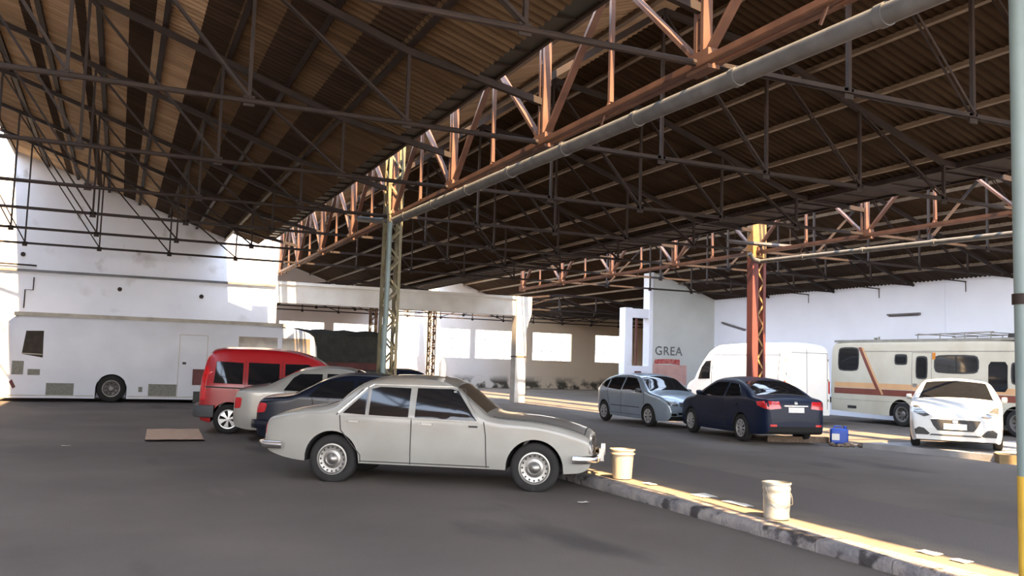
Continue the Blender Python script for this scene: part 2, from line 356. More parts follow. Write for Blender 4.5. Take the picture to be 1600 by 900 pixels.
xs1 = [-3.75, -3.4, -2.75, -2.6, -1.98, -1.76, -.96, -.78, -.07, .34, 1.04, 1.5, 2.05, 2.64, 3.05, 3.5]
mi1 = [0, 0, 1, 0, 1, 0, 1, 0, 1, 0, 1, 3, 1, 3, 1]  # light and dark rows laid out along the painted shadow bands
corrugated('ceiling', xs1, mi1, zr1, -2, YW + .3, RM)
corrugated('ceiling.007', [3.42, 4.5], [3], zr1, -2, YW - 1.9, RM)
corrugated('ceiling.001', [-15.8, -13, -10, -8, -6.6, -5.3], [0, 0, 0, 0, 0], zr1, -2, YW, RM)
corrugated('ceiling.002', [6.0, 7.1, 8.33], [0, 0], zr2, -2, YB, RM)
xs2 = [8.33, 9.0, 9.8, 10.8, 11.8, 12.83, 13.9, 14.3]
corrugated('ceiling.003', xs2, [2] * 7, zr2, -2, YB, RM)
corrugated('ceiling.004', [17.5, 18.1], [2], zr3, -2, YB, RM)
corrugated('ceiling.005', [19.2, 20.2, 21.2, 22.2, 23.2, 24.3, 25.4, 26.62], [2, 2, 2, 2, 1, 1, 1], zr3, -2, YB, RM)
corrugated('ceiling.006', [26.4, 29, 32, 37], [2, 2, 2], lambda x: 5.15, YW, YB, RM)

# purlins
def purlins(xs, zf, ya, yb, m, where, below=.055):
    for i, x in enumerate(xs):
        g = MB(); z = zf(x) - below; sgn = 1 if zf(x + .1) > zf(x) else -1
        g.bar((x, ya, z), (x, yb, z), .05, .1); g.bar((x + .04 * sgn, ya, z - .045), (x + .04 * sgn, yb, z - .045), .06, .012)
        tag(g.build('purlin', m), 'thin steel purlin under the %s, %s up from the gutter' % (where, ORD[i]), 'purlin', 'purlins under the ' + where)
purlins([3.5, 2.45, 1.45, .4, -.65, -1.7, -2.7, -3.75], zr1, -2, YW, 'steel_dark', 'left bay roof')
purlins([13.93, 12.83, 11.79, 10.72, 9.68, 8.75], zr2, -2, YB, 'steel_buff', 'middle bay right roof slope')
purlins([6.2, 7.3], zr2, -2, YB, 'steel_buff', 'middle bay left roof slope')
purlins([25.5, 24.4, 23.3, 22.2, 21.1, 20.1], zr3, -2, YB, 'steel_buff', 'right bay roof')

# valley gutters
def gutter(x0, x1, z, ya, yb, label, m='gutter'):
    t_ = thing('valley_gutter', label, 'gutter', (0, 0, 0))
    g = MB(); g.prism([(x0, z + .22), (x0, z), (x1, z), (x1, z + .22), (x1 - .02, z + .22), (x1 - .02, z + .02), (x0 + .02, z + .02), (x0 + .02, z + .22)], ya, yb)
    g.build('trough', m, t_)
    g = MB(); y = ya + .3
    while y < yb: g.box(x0 + .01, x1 - .01, y, y + .03, z - .03, z); y += .66
    g.box(x0 - .05, x0 + .02, ya, yb, z - .07, z + .03); g.box(x1 - .02, x1 + .03, ya, yb, z - .045, z + .02)
    g.build('gutter_brackets', 'steel_dark', t_)
    return t_
GL = gutter(4.44, 4.98, 5.98, -2, YW - 1.9, 'dull zinc valley gutter between the left and middle roofs')
g = MB(); g.prism([(4.97, 6.02), (5.34, 6.37), (5.345, 6.36), (4.985, 6.0)], -2, 29); g.build('sun_baffle', 'gutter', GL)  # added plate, edge-on to the camera, narrowing the sun strip on the kerb
gutter(14.3, 15.5, 5.66, -2, YB, 'dark valley gutter between the middle and right roofs', 'steel_dark')

# roof trusses
def truss(xa, xb, nodes, zf, y, m, label, group, zc=ZC, lw=.06, dirn=1, rod=False, skip_rafter_edges=False):
    t_ = thing('roof_truss', label, 'truss', ((xa + xb) / 2, y, zc), 0, group); ox, oy, oz = (xa + xb) / 2, y, zc
    L = lambda x, z, dy=0: (x - ox, dy, z - oz)
    g = MB()
    if rod: g.tube([L(xa, zc), L(xb, zc)], .038, 10)
    else: g.angle(L(xa, zc, -.02), L(xb, zc, -.02), lw, .012, -1); g.angle(L(xa, zc, .02), L(xb, zc, .02), lw, .012, 1)
    g.build('bottom_chord', m, t_)
    g = MB(); pts = [x for x in nodes if xa <= x <= xb]
    xs = sorted(set([xa] + pts + [xb]))
    for a, b in zip(xs, xs[1:]): g.bar(L(a, zf(a) - .17), L(b, zf(b) - .17), .08, .1)
    g.build('rafter', m, t_)
    for x in pts:
        if zf(x) - zc < .5: continue
        g = MB(); g.bar(L(x, zc, 0), L(x, zf(x) - .2), .045, .055, (0, 1, 0)); g.box(*[v for c, r in (((x - ox), .07), (0, .01), (0, .07)) for v in (c - r, c + r)]); g.build('post', m, t_)
    for a, b in zip(pts, pts[1:]):
        ridge = 1 if zf(a) > zf(b) else -1
        g = MB()
        p, q = (L(a, zf(a) - .22), L(b, zc + .05)) if ridge > 0 else (L(b, zf(b) - .22), L(a, zc + .05))
        for dy in (-.035, .035): g.bar((p[0], dy, p[2]), (q[0], dy, q[2]), .012, .035)
        g.build('diagonal', m, t_)
    return t_
n1 = [X1 - 2.13 * i for i in range(1, 11)][::-1]
n2 = [X1 + 2.088 * i for i in range(1, 5)]
n3 = [X2 + 2.09 * i for i in range(1, 5)]
for k in range(-3, 4):
    d = ORD[3 - k]
    truss(XL, X1, n1, lambda x: zr1(min(x, 4.7)), YK(k), 'steel_dark', 'dark steel roof truss in the left bay, %s out from the gable wall' % d, 'left bay roof trusses', rod=(k < 1))
zm2 = lambda x: min(zr2(min(max(x, 6.0), 14.3)), 6.1 + .9 * max(0, x - X1) + 0) if x < 8 else zr2(min(x, 14.3))
for k in range(-3, 4):
    d = ORD[3 - k]
    truss(X1, X2, n2, zm2, YK(k), 'steel_dark', 'slim roof truss in the middle bay, %s out from the concrete beam' % d, 'middle bay roof trusses')
    truss(X2, X3, n3, lambda x: zr3(min(max(x, 17.5), 26.3)), YK(k), 'steel_dark', 'dark roof truss in the right bay, %s out from the grey cross wall' % d, 'right bay roof trusses')
for k in range(5, 9):
    truss(5.3, 36.9, [7.4 + 2.1 * i for i in range(14)], lambda x: 5.12 + .25 * (math.cos(x * .6)), YK(k), 'steel_dark', 'low roof truss in the rear hall, %s in front of the window wall' % ORD[8 - k], 'rear hall roof trusses', zc=4.35)

# lattice girders with their columns
def girder(X, ka, kb, zt, label):
    t_ = thing('lattice_girder', label, 'girder', (X, YK(0), ZC)); L = lambda k, z, dx=0: (dx, (k) * DY, z - ZC)
    yb = YW - .12 - Y0
    g = MB()
    for s in (-1, 1): g.angle((s * .06, ka * DY, -.05), (s * .06, yb, -.05), .075, .012, s)
    g.build('bottom_chord', 'steel_rust', t_)
    g = MB()
    for s in (-1, 1): g.angle((s * .06, ka * DY, zt - ZC), (s * .06, yb, zt - ZC), .08, .012, s)
    g.build('top_chord', 'steel_rust', t_)
    for k in range(ka, kb + 1):
        y = k * DY if k < 4 else yb - .1
        g = MB()
        for s in (-1, 1): g.bar((0, y + s * .06, 0), (0, y + s * .06, zt - ZC), .12, .055, (0, 1, 0))
        for j in range(5): g.box(-.05, .05, y - .06, y + .06, .15 + j * .35, .21 + j * .35)
        g.build('post', 'steel_rust', t_)
        g = MB(); g.box(-.075, .075, y - .2, y + .2, -.1, .12); g.build('gusset_plate', 'steel_rust', t_)
        for s in (-1, 1):
            if k + s * .5 < ka or k + s * .5 > 4: continue
            y2 = (k + s * .5) * DY
            g = MB(); g.bar((0, y + s * .1, .08), (0, y2 - s * .06, zt - ZC - .05), .1, .05); g.build('diagonal', 'steel_rust', t_)
        if k + .5 < 4:
            y2 = (k + .5) * DY; g = MB()
            g.bar((0, y2, .1), (0, y2, zt - ZC), .06, .055, (0, 1, 0))
            for s in (-1, 1): g.bar((0, y2, .14), (s * .07, y2 + s * .0, -.06), .02, .035, (0, 1, 0))
            g.bar((-.02, y2 - .0, .12), (-.05, y2 + .16, -.2), .02, .03, (0, 1, 0))
            g.build('hanger', 'steel_rust', t_)
    return t_
girder(X1, -4, 4, 6.75, 'long rusty lattice girder above the kerb, running to the gable wall corner')
girder(X2, -4, 4, 6.7, 'long rusty lattice girder above the right-hand parked cars, ending at the white column')

def lattice_column(x, y, zt, w_, d_, mats, label, turn=0, base=True):
    t_ = thing('lattice_column', label, 'column', (x, y, 0), turn)
    g = MB()
    for sy in (-1, 1): g.angle((-w_ / 2, sy * d_ / 2, 0), (-w_ / 2, sy * d_ / 2, zt), .07, .012, sy, (0, 1, 0))
    g.build('left_stanchion', mats[0], t_)
    g = MB()
    for sy in (-1, 1): g.angle((w_ / 2, sy * d_ / 2, 0), (w_ / 2, sy * d_ / 2, zt), .07, .012, sy, (0, 1, 0))
    g.build('right_stanchion', mats[1], t_)
    g = MB(); z = .15; s = 1; st = w_ * 1.15
    while z + st < zt:
        for sy in (-1, 1): g.bar((-s * w_ / 2, sy * (d_ / 2 + .01), z), (s * w_ / 2, sy * (d_ / 2 + .01), z + st), .045, .012, (0, 1, 0))
        z += st; s = -s
    z = .2; s = 1; st = d_ * 1.3
    while z + st < zt:
        for sx in (-1, 1): g.bar((sx * w_ / 2, -s * d_ / 2, z), (sx * w_ / 2, s * d_ / 2, z + st), .012, .04, (1, 0, 0))
        z += st; s = -s
    g.build('lacing', mats[2], t_)
    g = MB(); g.box(-w_ / 2 - .1, w_ / 2 + .1, -d_ / 2 - .1, d_ / 2 + .1, 0, .03); g.build('base_plate', mats[1], t_)
    return t_
lattice_column(X1, Y0, 6.7, .30, .3, ('olive', 'olive', 'olive'), 'olive and ochre lattice column behind the ivory sedan')
# red column: a wide closed channel on its left, laced to a slimmer one
t_ = thing('lattice_column', 'red oxide lattice column rising behind the dark blue sedan', 'column', (X2, Y0, 0))
g = MB(); g.box(-.20, .0, -.12, .12, 0, 4.8); g.build('left_stanchion', 'steel_red', t_)
g = MB(); g.box(.17, .26, -.12, .12, 0, 4.8); g.build('right_stanchion', 'steel_red', t_)
g = MB(); z = .2; s = 1
while z + .3 < 4.8:
    for sy in (-.1, .1): g.bar((0 if s > 0 else .2, sy, z), (.2 if s > 0 else 0, sy, z + .3), .05, .012, (0, 1, 0))
    z += .3; s = -s
g.build('lacing', 'ochre', t_)
g = MB(); g.box(-.2, .26, -.13, .13, 4.8, 6.7); g.box(-.24, .3, -.17, .17, 5.78, 5.84); g.build('head', 'ochre', t_)
g = MB(); g.box(-.3, .36, -.22, .22, 0, .03); g.build('base_plate', 'steel_red', t_)
lattice_column(X1 + .06, YK(-4) - .3, 6.7, .26, .26, ('pipe_teal', 'pipe_teal', 'pipe_teal'), 'teal lattice column at the right edge, nearest the camera')
lattice_column(14.9, 44, 5.1, .3, .3, ('ochre', 'steel_rust', 'steel_rust'), 'rusty lattice column in the rear hall in front of the windows')
lattice_column(11.75, 44, 5.1, .3, .3, ('ochre', 'ochre', 'ochre'), 'ochre lattice column in the rear hall above the tarpaulin truck')

# pipes
t_ = thing('drain_pipe', 'thick grey drain pipe slung under the left lattice girder', 'pipe', (0, 0, 0))
PX = 5.58
pz = lambda y: 4.60 + (y - 5) * .0165
g = MB(); g.tube([(PX, y, pz(y)) for y in (-3, 2, 6, 10, 14, 17, 19.45)], .092, 16); g.build('pipe_run', 'pipe_grey', t_)
for y in (3.3, 5.2, 7.1, 9.0, 10.9, 12.8, 14.7, 16.6, 18.5):
    g = MB(); g.tube([(PX, y, pz(y)), (PX, y + .09, pz(y))], .104, 16); g.build('coupling', 'pipe_grey', t_)
g = MB(); g.tube([(PX - .3, 21.6, 5.15), (PX - .22, 20.4, 4.95), (PX, 19.45, pz(19.4)), (PX - .12, 19.35, 4.7)], .07, 12)
g.build('elbow', 'pipe_grey', t_)
t_ = thing('drain_pipe', 'slimmer buff drain pipe slung under the right lattice girder', 'pipe', (0, 0, 0))
g = MB(); g.tube([(X2 - .12, y, 4.34 + (y - 4) * .021) for y in (-3, 4, 8, 12, 16, 19.4)], .06, 14); g.build('pipe_run', 'pipe_grey', t_)
for y in (7.6, 9.6, 11.6, 13.6, 15.6, 17.6):
    g = MB(); g.tube([(X2 - .12, y, 4.34 + (y - 4) * .021), (X2 - .12, y + .1, 4.34 + (y - 4) * .021)], .075, 14); g.build('coupling', 'pipe_grey', t_)
g = MB(); g.tube([(X2 - .12, 19.3, 4.66), (X2 - .35, 19.3, 4.7), (X2 - .5, 19.3, 4.85)], .06, 12); g.build('elbow', 'pipe_grey', t_)
simple('downpipe', 'pipe_teal', 'grey downpipe fixed to the left side of the olive lattice column', 'pipe', lambda g: (g.tube([(PX - .16, 19.3, z) for z in (.1, 2.45)], .062, 14), g.tube([(PX - .14, 19.3, z) for z in (2.45, 4.75)], .055, 14)))
t_ = thing('downpipe', 'teal downpipe with a yellow painted foot at the right edge', 'pipe', (5.50, 4.0, 0))
g = MB(); g.tube([(0, 0, 1.02), (0, 0, 5.0)], .062, 16); g.build('pipe_upper', 'pipe_teal', t_)
g = MB(); g.tube([(0, 0, 0), (0, 0, 1.02)], .0625, 16); g.build('pipe_foot', 'yellow', t_)['label'] = 'yellow painted foot'
for z in (2.15, 4.6): g = MB(); g.tube([(0, 0, z), (0, 0, z + .07)], .075, 16); g.build('clamp', 'steel_dark', t_)

# lamps
def fixture(p, q, label, hang=0):
    t_ = thing('fluorescent_fixture', label, 'lamp', p); d = Vector(q) - Vector(p)
    g = MB(); g.bar((0, 0, 0), d, .12, .06); g.build('housing', 'lamp', t_)
    g = MB(); g.tube([d * .03 + Vector((0, 0, -.05)), d * .97 + Vector((0, 0, -.05))], .018, 8); g.build('tube', 'lamp', t_)
    if hang:
        g = MB()
        for f in (.12, .88): g.tube([d * f, d * f + Vector((0, 0, hang))], .008, 6)
        g.build('hanger', 'steel_dark', t_)
fixture((26.44, 24.75, 3.93), (26.44, 23.3, 3.93), 'grey strip lamp on the right wall above the motorhome')
fixture((26.44, 34.8, 3.95), (26.44, 33.1, 3.57), 'grey strip lamp fixed crooked on the right wall above the white van')
fixture((14.85, 19.4, 5.16), (16.9, 18.9, 5.1), 'pale strip lamp beside the head of the red column', .47)
# wall brackets
for i, y in enumerate((29, 25.2, 21.4, 17.6)):
    simple('wall_bracket', 'steel_dark', 'thin dark rod bracket at the top of the right wall, %s from the wall corner' % ORD[i], 'bracket',
           lambda g: (g.tube([(26.5, y, 4.95), (25.6, y + .2, 5.0)], .02, 6), g.tube([(26.47, y, 4.95), (26.47, y, 4.6)], .015, 6)), 'rod brackets on the right wall')
simple('wall_conduit', 'right_wall', 'thin vertical conduit on the right wall above the motorhome', 'pipe', lambda g: g.tube([(26.48, 22.25, 5.1), (26.48, 22.25, 3.2)], .012, 6))

# lettering on the cross wall
def text_mesh(body, size, name, m, loc, rot, label, cat):
    c = bpy.data.curves.new('t', 'FONT'); c.body = body; c.size = size; c.extrude = .004; c.space_character = 1.1; c.offset = .006
    o = bpy.data.objects.new('t', c); COL.objects.link(o); bpy.context.view_layer.update()
    me = bpy.data.meshes.new_from_object(o.evaluated_get(bpy.context.evaluated_depsgraph_get())); bpy.data.objects.remove(o)
    me.materials.clear(); me.materials.append(M[m]); o = bpy.data.objects.new(name, me); COL.objects.link(o); o.location = loc; o.rotation_euler = rot
    return tag(o, label, cat)
text_mesh('GREA', .58, 'wall_lettering', 'letter', (23.1, YW - .006, 2.3), (PI / 2, 0, 0), 'faded dark painted capitals on the grey cross wall behind the van', 'lettering')
g = MB(); g.prism([(23.05, 1.86), (23.9, 1.9), (24.5, 1.84), (24.5, 2.1), (23.8, 2.12), (23.1, 2.08)], YW - .01, YW - .002)
tag(g.build('painted_band', 'red_paint_wall'), 'smudged red painted band under the wall lettering', 'paint')
g = MB(); g.box(23.0, 24.9, YW - .008, YW - .002, .9, 1.84)
tag(g.build('painted_patch', 'pink_wall'), 'pink painted patch low on the grey cross wall', 'paint')

# ------------------------------------------------------------------ vehicles
class Body:
    """a vehicle skin lofted along its length. x runs forward, 0 at the rear axle."""
    def __init__(s, zt, zb, W, arches=(), r=.07, crown=.05, nx=110, belt=.95, tumble=.22, roofz=1.45, plan=None, sill=.2, lowtaper=.05):
        s.zt_, s.zb_, s.W0 = interp(zt), interp(zb), W; s.ar = arches; s.r = r; s.crown = crown
        s.x0, s.x1 = zt[0][0], zt[-1][0]; s.belt, s.tumble, s.roofz = belt, tumble, roofz; s.plan = interp(plan); s.low = lowtaper
        xs = set(s.x0 + (s.x1 - s.x0) * i / nx for i in range(nx + 1))
        for e in (s.x0, s.x1):
            for d in (.004, .012, .025, .05): xs.add(e + (d if e == s.x0 else -d))
        for c, zc, R in arches:
            for i in range(21):
                xs.add(c + R * math.cos(PI * i / 20) * .9999)
            xs.add(c - R - .004); xs.add(c + R + .004)
        s.xs = sorted(x for x in xs if s.x0 <= x <= s.x1)
    def zt(s, x): return s.zt_(x)
    def zb(s, x):
        z = s.zb_(x)
        for c, zc, R in s.ar:
            if abs(x - c) < R: z = max(z, zc + math.sqrt(R * R - (x - c) ** 2))
        return min(z, s.zt(x) - .02)
    def W(s, x, z):
        w_ = s.W0 * s.plan(x)
        if z > s.belt: w_ -= s.tumble * min(1, (z - s.belt) / (s.roofz - s.belt)) ** 1.15
        if z < .5: w_ -= s.low * ((.5 - z) / .35) ** 2
        return w_
    def side(s, x, z):
        zt = s.zt(x); r = min(s.r, (zt - s.zb(x)) * .5); w_ = s.W(x, z)
        if z > zt - r: w_ -= r * (1 - math.sqrt(max(0, 1 - ((z - zt + r) / r) ** 2)))
        return max(.02, w_)
    def rings(s, n=16, m=10):
        out = []
        for x in s.xs:
            zb, zt = s.zb(x), s.zt(x); r = min(s.r, (zt - zb) * .5); R = []
            zz = [zb + (zt - r - zb) * i / n for i in range(n)] + [zt - r + r * math.sin(PI / 2 * i / 6) for i in range(7)]
            L = [(x, s.side(x, z), z) for z in zz]; yt = L[-1][1]
            top = [(x, yt * (1 - 2 * j / m), zt + s.crown * (1 - (1 - 2 * j / m) ** 2)) for j in range(1, m)]
            out.append(L + top + [(x, -y, z) for x, y, z in reversed(L)])
        return out
    def build(s, name, m, root, wb2, mats2='under'):
        rg = s.rings(); sh = lambda p: (p[0] - wb2, p[1], p[2]); rg = [[sh(p) for p in r] for r in rg]
        g = MB(); g.grid(rg); n = len(rg[0])
        for rr in (rg[0], rg[-1]): g.add(rr, [tuple(range(n))])
        o = g.build(name, m, root, sharp=38)
        g2 = MB(); g2.grid([[r[0], (r[0][0], 0, r[0][2] + .002), r[-1]] for r in rg]); g2.build('underbody', mats2, root, sharp=60)
        bm = bmesh.new(); bm.from_mesh(o.data); s.bvh = BVHTree.FromBMesh(bm); bm.free(); s.wb2 = wb2; s.root = root; s.obj = o
        return o
    def decal(s, name, poly, plane, m, off=.006, th=.02, nu=14, nv=8, parent=None, rnd=0, far=0):
        """wrap a flat outline on the body. plane: 'R','L' sides (x,z); 'F','B' ends (y,z); 'T' top (x,y). x counted from the rear axle"""
        for it in range(rnd):
            q = []; cf = .13 if it == 0 else .25
            for i in range(len(poly)):
                a, b = poly[i], poly[(i + 1) % len(poly)]
                q += [(a[0] * (1 - cf) + b[0] * cf, a[1] * (1 - cf) + b[1] * cf), (a[0] * cf + b[0] * (1 - cf), a[1] * cf + b[1] * (1 - cf))]
            poly = q
        us = [p[0] for p in poly]; u0, u1 = min(us), max(us); cuts = sorted(set([u0 + (u1 - u0) * i / nu for i in range(nu + 1)] + us))
        def span(u):
            z = []
            for i in range(len(poly)):
                a, b = poly[i], poly[(i + 1) % len(poly)]
                if a[0] == b[0]:
                    if abs(a[0] - u) < 1e-9: z += [a[1], b[1]]
                elif min(a[0], b[0]) - 1e-9 <= u <= max(a[0], b[0]) + 1e-9: z.append(a[1] + (b[1] - a[1]) * (u - a[0]) / (b[0] - a[0]))
            return min(z), max(z)
        D = {'R': (0, 1, 0), 'L': (0, -1, 0), 'F': (-1, 0, 0), 'B': (1, 0, 0), 'T': (0, 0, -1)}[plane]; D = Vector(D)
        rows, rin, last = [], [], None
        for u in cuts:
            lo, hi = span(u); ro, ri = [], []
            for j in range(nv + 1):
                v = lo + (hi - lo) * j / nv
                if plane in 'RL': o = Vector((u - s.wb2, 0, v))
                elif plane in 'FB': o = Vector((0, u, v))
                else: o = Vector((u - s.wb2, v, 0))
                h, nrm, _, _ = s.bvh.ray_cast(o - D * 9, D)
                if h is None: h = last if last is not None else o
                if nrm is None: nrm = -D
                last = h
                ro.append(h - D * off + nrm * 0); ri.append(h - D * (off - th))
            rows.append(ro); rin.append(ri)
        g = MB(); g.grid(rows); g.grid(rin, flip=True); a = len(rows); b = nv + 1; N = a * b
        fs = []
        for i in range(a - 1):
            for j in (0, b - 1): fs.append((i * b + j, (i + 1) * b + j, N + (i + 1) * b + j, N + i * b + j))
        for j in range(b - 1):
            for i in (0, a - 1): fs.append((i * b + j, i * b + j + 1, N + i * b + j + 1, N + i * b + j))
        k = len(g.v) - 2 * N; g.f += [tuple(x + k for x in f) for f in fs]; g.mi += [0] * len(fs)
        return g.build(name, m, parent or s.root, sharp=50)
    def line(s, pts, plane, name='panel_gap', m='seam', w_=.012, parent=None):
        """one continuous groove made of short wrapped strips"""
        g = MB(); D = Vector({'R': (0, 1, 0), 'L': (0, -1, 0), 'F': (-1, 0, 0), 'B': (1, 0, 0), 'T': (0, 0, -1)}[plane]); P = []
        for a, b in zip(pts, pts[1:]):
            k = max(1, int(math.dist(a, b) / .06))
            for i in range(k): P.append((a[0] + (b[0] - a[0]) * i / k, a[1] + (b[1] - a[1]) * i / k))
        P.append(pts[-1]); Q = []
        for u, v in P:
            o = Vector((u - s.wb2, 0, v)) if plane in 'RL' else Vector((0, u, v)) if plane in 'FB' else Vector((u - s.wb2, v, 0))
            h = s.bvh.ray_cast(o - D * 9, D)[0]
            if h is not None: Q.append(h)
        for a, b in zip(Q, Q[1:]): g.bar(a, b, w_, w_, D)
        return g.build(name, m, parent or s.root)

def wheel(root, x, y, R, wd, style, rimR=None, flat=0, tyre='tyre', name='wheel', turn=0):
    """tyre with a rim and hub cap as its children; the face looks outward along y"""
    s = 1 if y > 0 else -1; rimR = rimR or R * .64
    g = MB(); h = wd / 2
    prof = [(rimR, -h * .8), (rimR + .01, -h * .95), (R * .88, -h), (R * .97, -h * .8), (R, -h * .55), (R, h * .55), (R * .97, h * .8), (R * .88, h), (rimR + .01, h * .95), (rimR, h * .8)]
    g.lathe(prof, (0, 0, 0), 'y', 40, cap=False)
    g.lathe([(rimR, -h * .8), (rimR, h * .8)], (0, 0, 0), 'y', 40, cap=False); g.lathe([(rimR, -s * h * .3), (.01, -s * h * .3)], (0, 0, 0), 'y', 40)
    zc = R - flat
    g.v = [(a, b * (1 + (.18 if c < -zc * .55 and flat > .012 else 0)), max(c, -zc + .001)) for a, b, c in g.v]
    o = g.build(name, tyre, root, sharp=50, loc=(x, y, zc))
    F = s * h
    def disc(prof, nm, m, n=36):
        g = MB(); g.lathe([(r, F * a + s * b) for r, a, b in prof], (0, 0, 0), 'y', n, cap=False); return g.build(nm, m, o, sharp=30)
    if style == 'classic':
        disc([(rimR * 1.0, .82, 0), (rimR * 1.02, 1.0, .004), (rimR * .93, 1.0, .006), (rimR * .88, .85, 0), (rimR * .7, .74, 0), (rimR * .5, .74, 0)], 'rim', 'dullchrome')
        g = MB()
        for i in range(16):
            a = 2 * PI * i / 16; g.lathe([(0.001, F * .8), (.014, F * .8), (.014, F * .8 + s * .004)], (math.cos(a) * rimR * .79, 0, math.sin(a) * rimR * .79), 'y', 8)
        g.build('rim_slots', 'seam', o)
        disc([(rimR * .60, .74, 0), (rimR * .58, .9, 0), (rimR * .42, .96, .004), (rimR * .36, .9, 0), (rimR * .28, .98, .012), (rimR * .12, 1.0, .026), (.002, 1.0, .03)], 'hub_cap', 'dullchrome')
    elif style == 'steel':
        disc([(rimR, .8, 0), (rimR * 1.02, .98, 0), (rimR * .9, .95, 0), (rimR * .8, .4, 0), (rimR * .45, .1, 0), (rimR * .4, .5, 0), (rimR * .25, .7, 0), (.002, .7, 0)], 'rim', 'rim_dark')
        g = MB()
        for i in range(8):
            a = 2 * PI * i / 8; g.lathe([(.0015, F * .3), (rimR * .09, F * .3), (rimR * .09, F * .3 + s * .06)], (math.cos(a) * rimR * .62, 0, math.sin(a) * rimR * .62), 'y', 10)
        g.build('rim_slots', 'seam', o)
    else:   # spoked cover
        n = style
        disc([(rimR, .8, 0), (rimR * 1.02, .98, 0), (rimR * .92, .96, 0), (rimR * .88, .6, 0)], 'rim', 'rim')
        disc([(rimR * .88, .35, 0), (.01, .35, 0)], 'brake_disc', 'under')
        g = MB(); hw = PI / n * (.52 if n < 8 else .45)
        for i in range(n):
            a = 2 * PI * i / n + .3
            P = []
            for rr, wq in ((rimR * .12, 2.2), (rimR * .5, 1.0), (rimR * .92, 1.15)):
                for q in (-1, 1): P.append((math.cos(a + q * hw * wq) * rr, math.sin(a + q * hw * wq) * rr, rr))
            dep = [.98, .98, .95, .95, .9, .9]
            vs = [(p[0], F * d_, p[1]) for p, d_ in zip(P, dep)] + [(p[0], F * (d_ - .25), p[1]) for p, d_ in zip(P, dep)]
            g.add(vs, [(0, 1, 3, 2), (2, 3, 5, 4), (6, 8, 9, 7), (8, 10, 11, 9), (0, 2, 8, 6), (2, 4, 10, 8), (1, 7, 9, 3), (3, 9, 11, 5)])
        g.build('spokes', 'rim', o, sharp=30)
        disc([(rimR * .24, .9, 0), (rimR * .2, 1.04, 0), (.002, 1.06, 0)], 'hub_cap', 'rim')
    return o

def bumper(B, xs_y, z, h, th, m, name='bumper'):
    """wrap-round bar; xs_y is its path in plan, x from the rear axle"""
    g = MB(); rows = []
    pts = [Vector((x - B.wb2, y, 0)) for x, y in xs_y]
    for i, p in enumerate(pts):
        d = (pts[min(i + 1, len(pts) - 1)] - pts[max(i - 1, 0)]).normalized(); n = Vector((d.y, -d.x, 0))
        if n.dot(Vector((p.x - (B.x0 + B.x1) / 2 + B.wb2, p.y, 0))) < 0: n = -n
        row = []
        for a in range(12):
            c, s_ = math.cos(2 * PI * a / 12), math.sin(2 * PI * a / 12)
            c = math.copysign(abs(c) ** .6, c); s_ = math.copysign(abs(s_) ** .6, s_)
            q = p + n * c * th / 2; row.append((q.x, q.y, z + s_ * h / 2))
        row.append(row[0]); rows.append(row)
    g.grid(rows); g.add(rows[0][:12], [tuple(range(12))]); g.add(rows[-1][:12], [tuple(range(12))])
    return g.build(name, m, B.root, sharp=50)

def place(name, label, cat, rear_right, heading, wb, half, z=0):
    """root at the ground under the middle of the wheelbase; rear_right = contact of the rear wheel nearest the camera side"""
    h = math.radians(heading); d = Vector((math.cos(h), math.sin(h), 0)); n = Vector((-d.y, d.x, 0))
    c = Vector((*rear_right, z)) + d * wb / 2 + n * half
    return thing(name, label, cat, c, h)

# ---- the old ivory saloon
wb = 2.74
r504 = place('vintage_sedan', 'dusty ivory vintage four-door sedan with chrome hubcaps, nearest the camera', 'car', (2.75, 12.05), -31.4, wb, .72)
B = Body(zt=[(-.98, .60), (-.972, .70), (-.95, .79), (-.9, .835), (-.7, .90), (-.4, .965), (-.12, 1.01), (0.03, 1.06), (.18, 1.2), (.33, 1.31), (.5, 1.375), (.75, 1.41), (1.1, 1.415), (1.45, 1.39), (1.62, 1.33), (1.8, 1.19), (1.98, 1.05), (2.12, .955), (2.3, .925), (2.7, .90), (3.05, .845), (3.3, .775), (3.43, .72), (3.47, .66), (3.485, .58)],
         zb=[(-.98, .47), (-.9, .38), (-.5, .28), (-.35, .27), (2.2, .27), (3.0, .24), (3.3, .26), (3.44, .32), (3.485, .44)],
         W=.845, arches=[(0, .31, .375), (2.74, .30, .375)], r=.09, crown=.045, belt=.90, tumble=.19, roofz=1.41,
         plan=[(-.98, .86), (-.9, .915), (-.6, .96), (0, 1), (2.4, 1), (3.0, .965), (3.3, .93), (3.42, .89), (3.485, .84)])
B.build('body', 'paint504', r504, wb / 2)
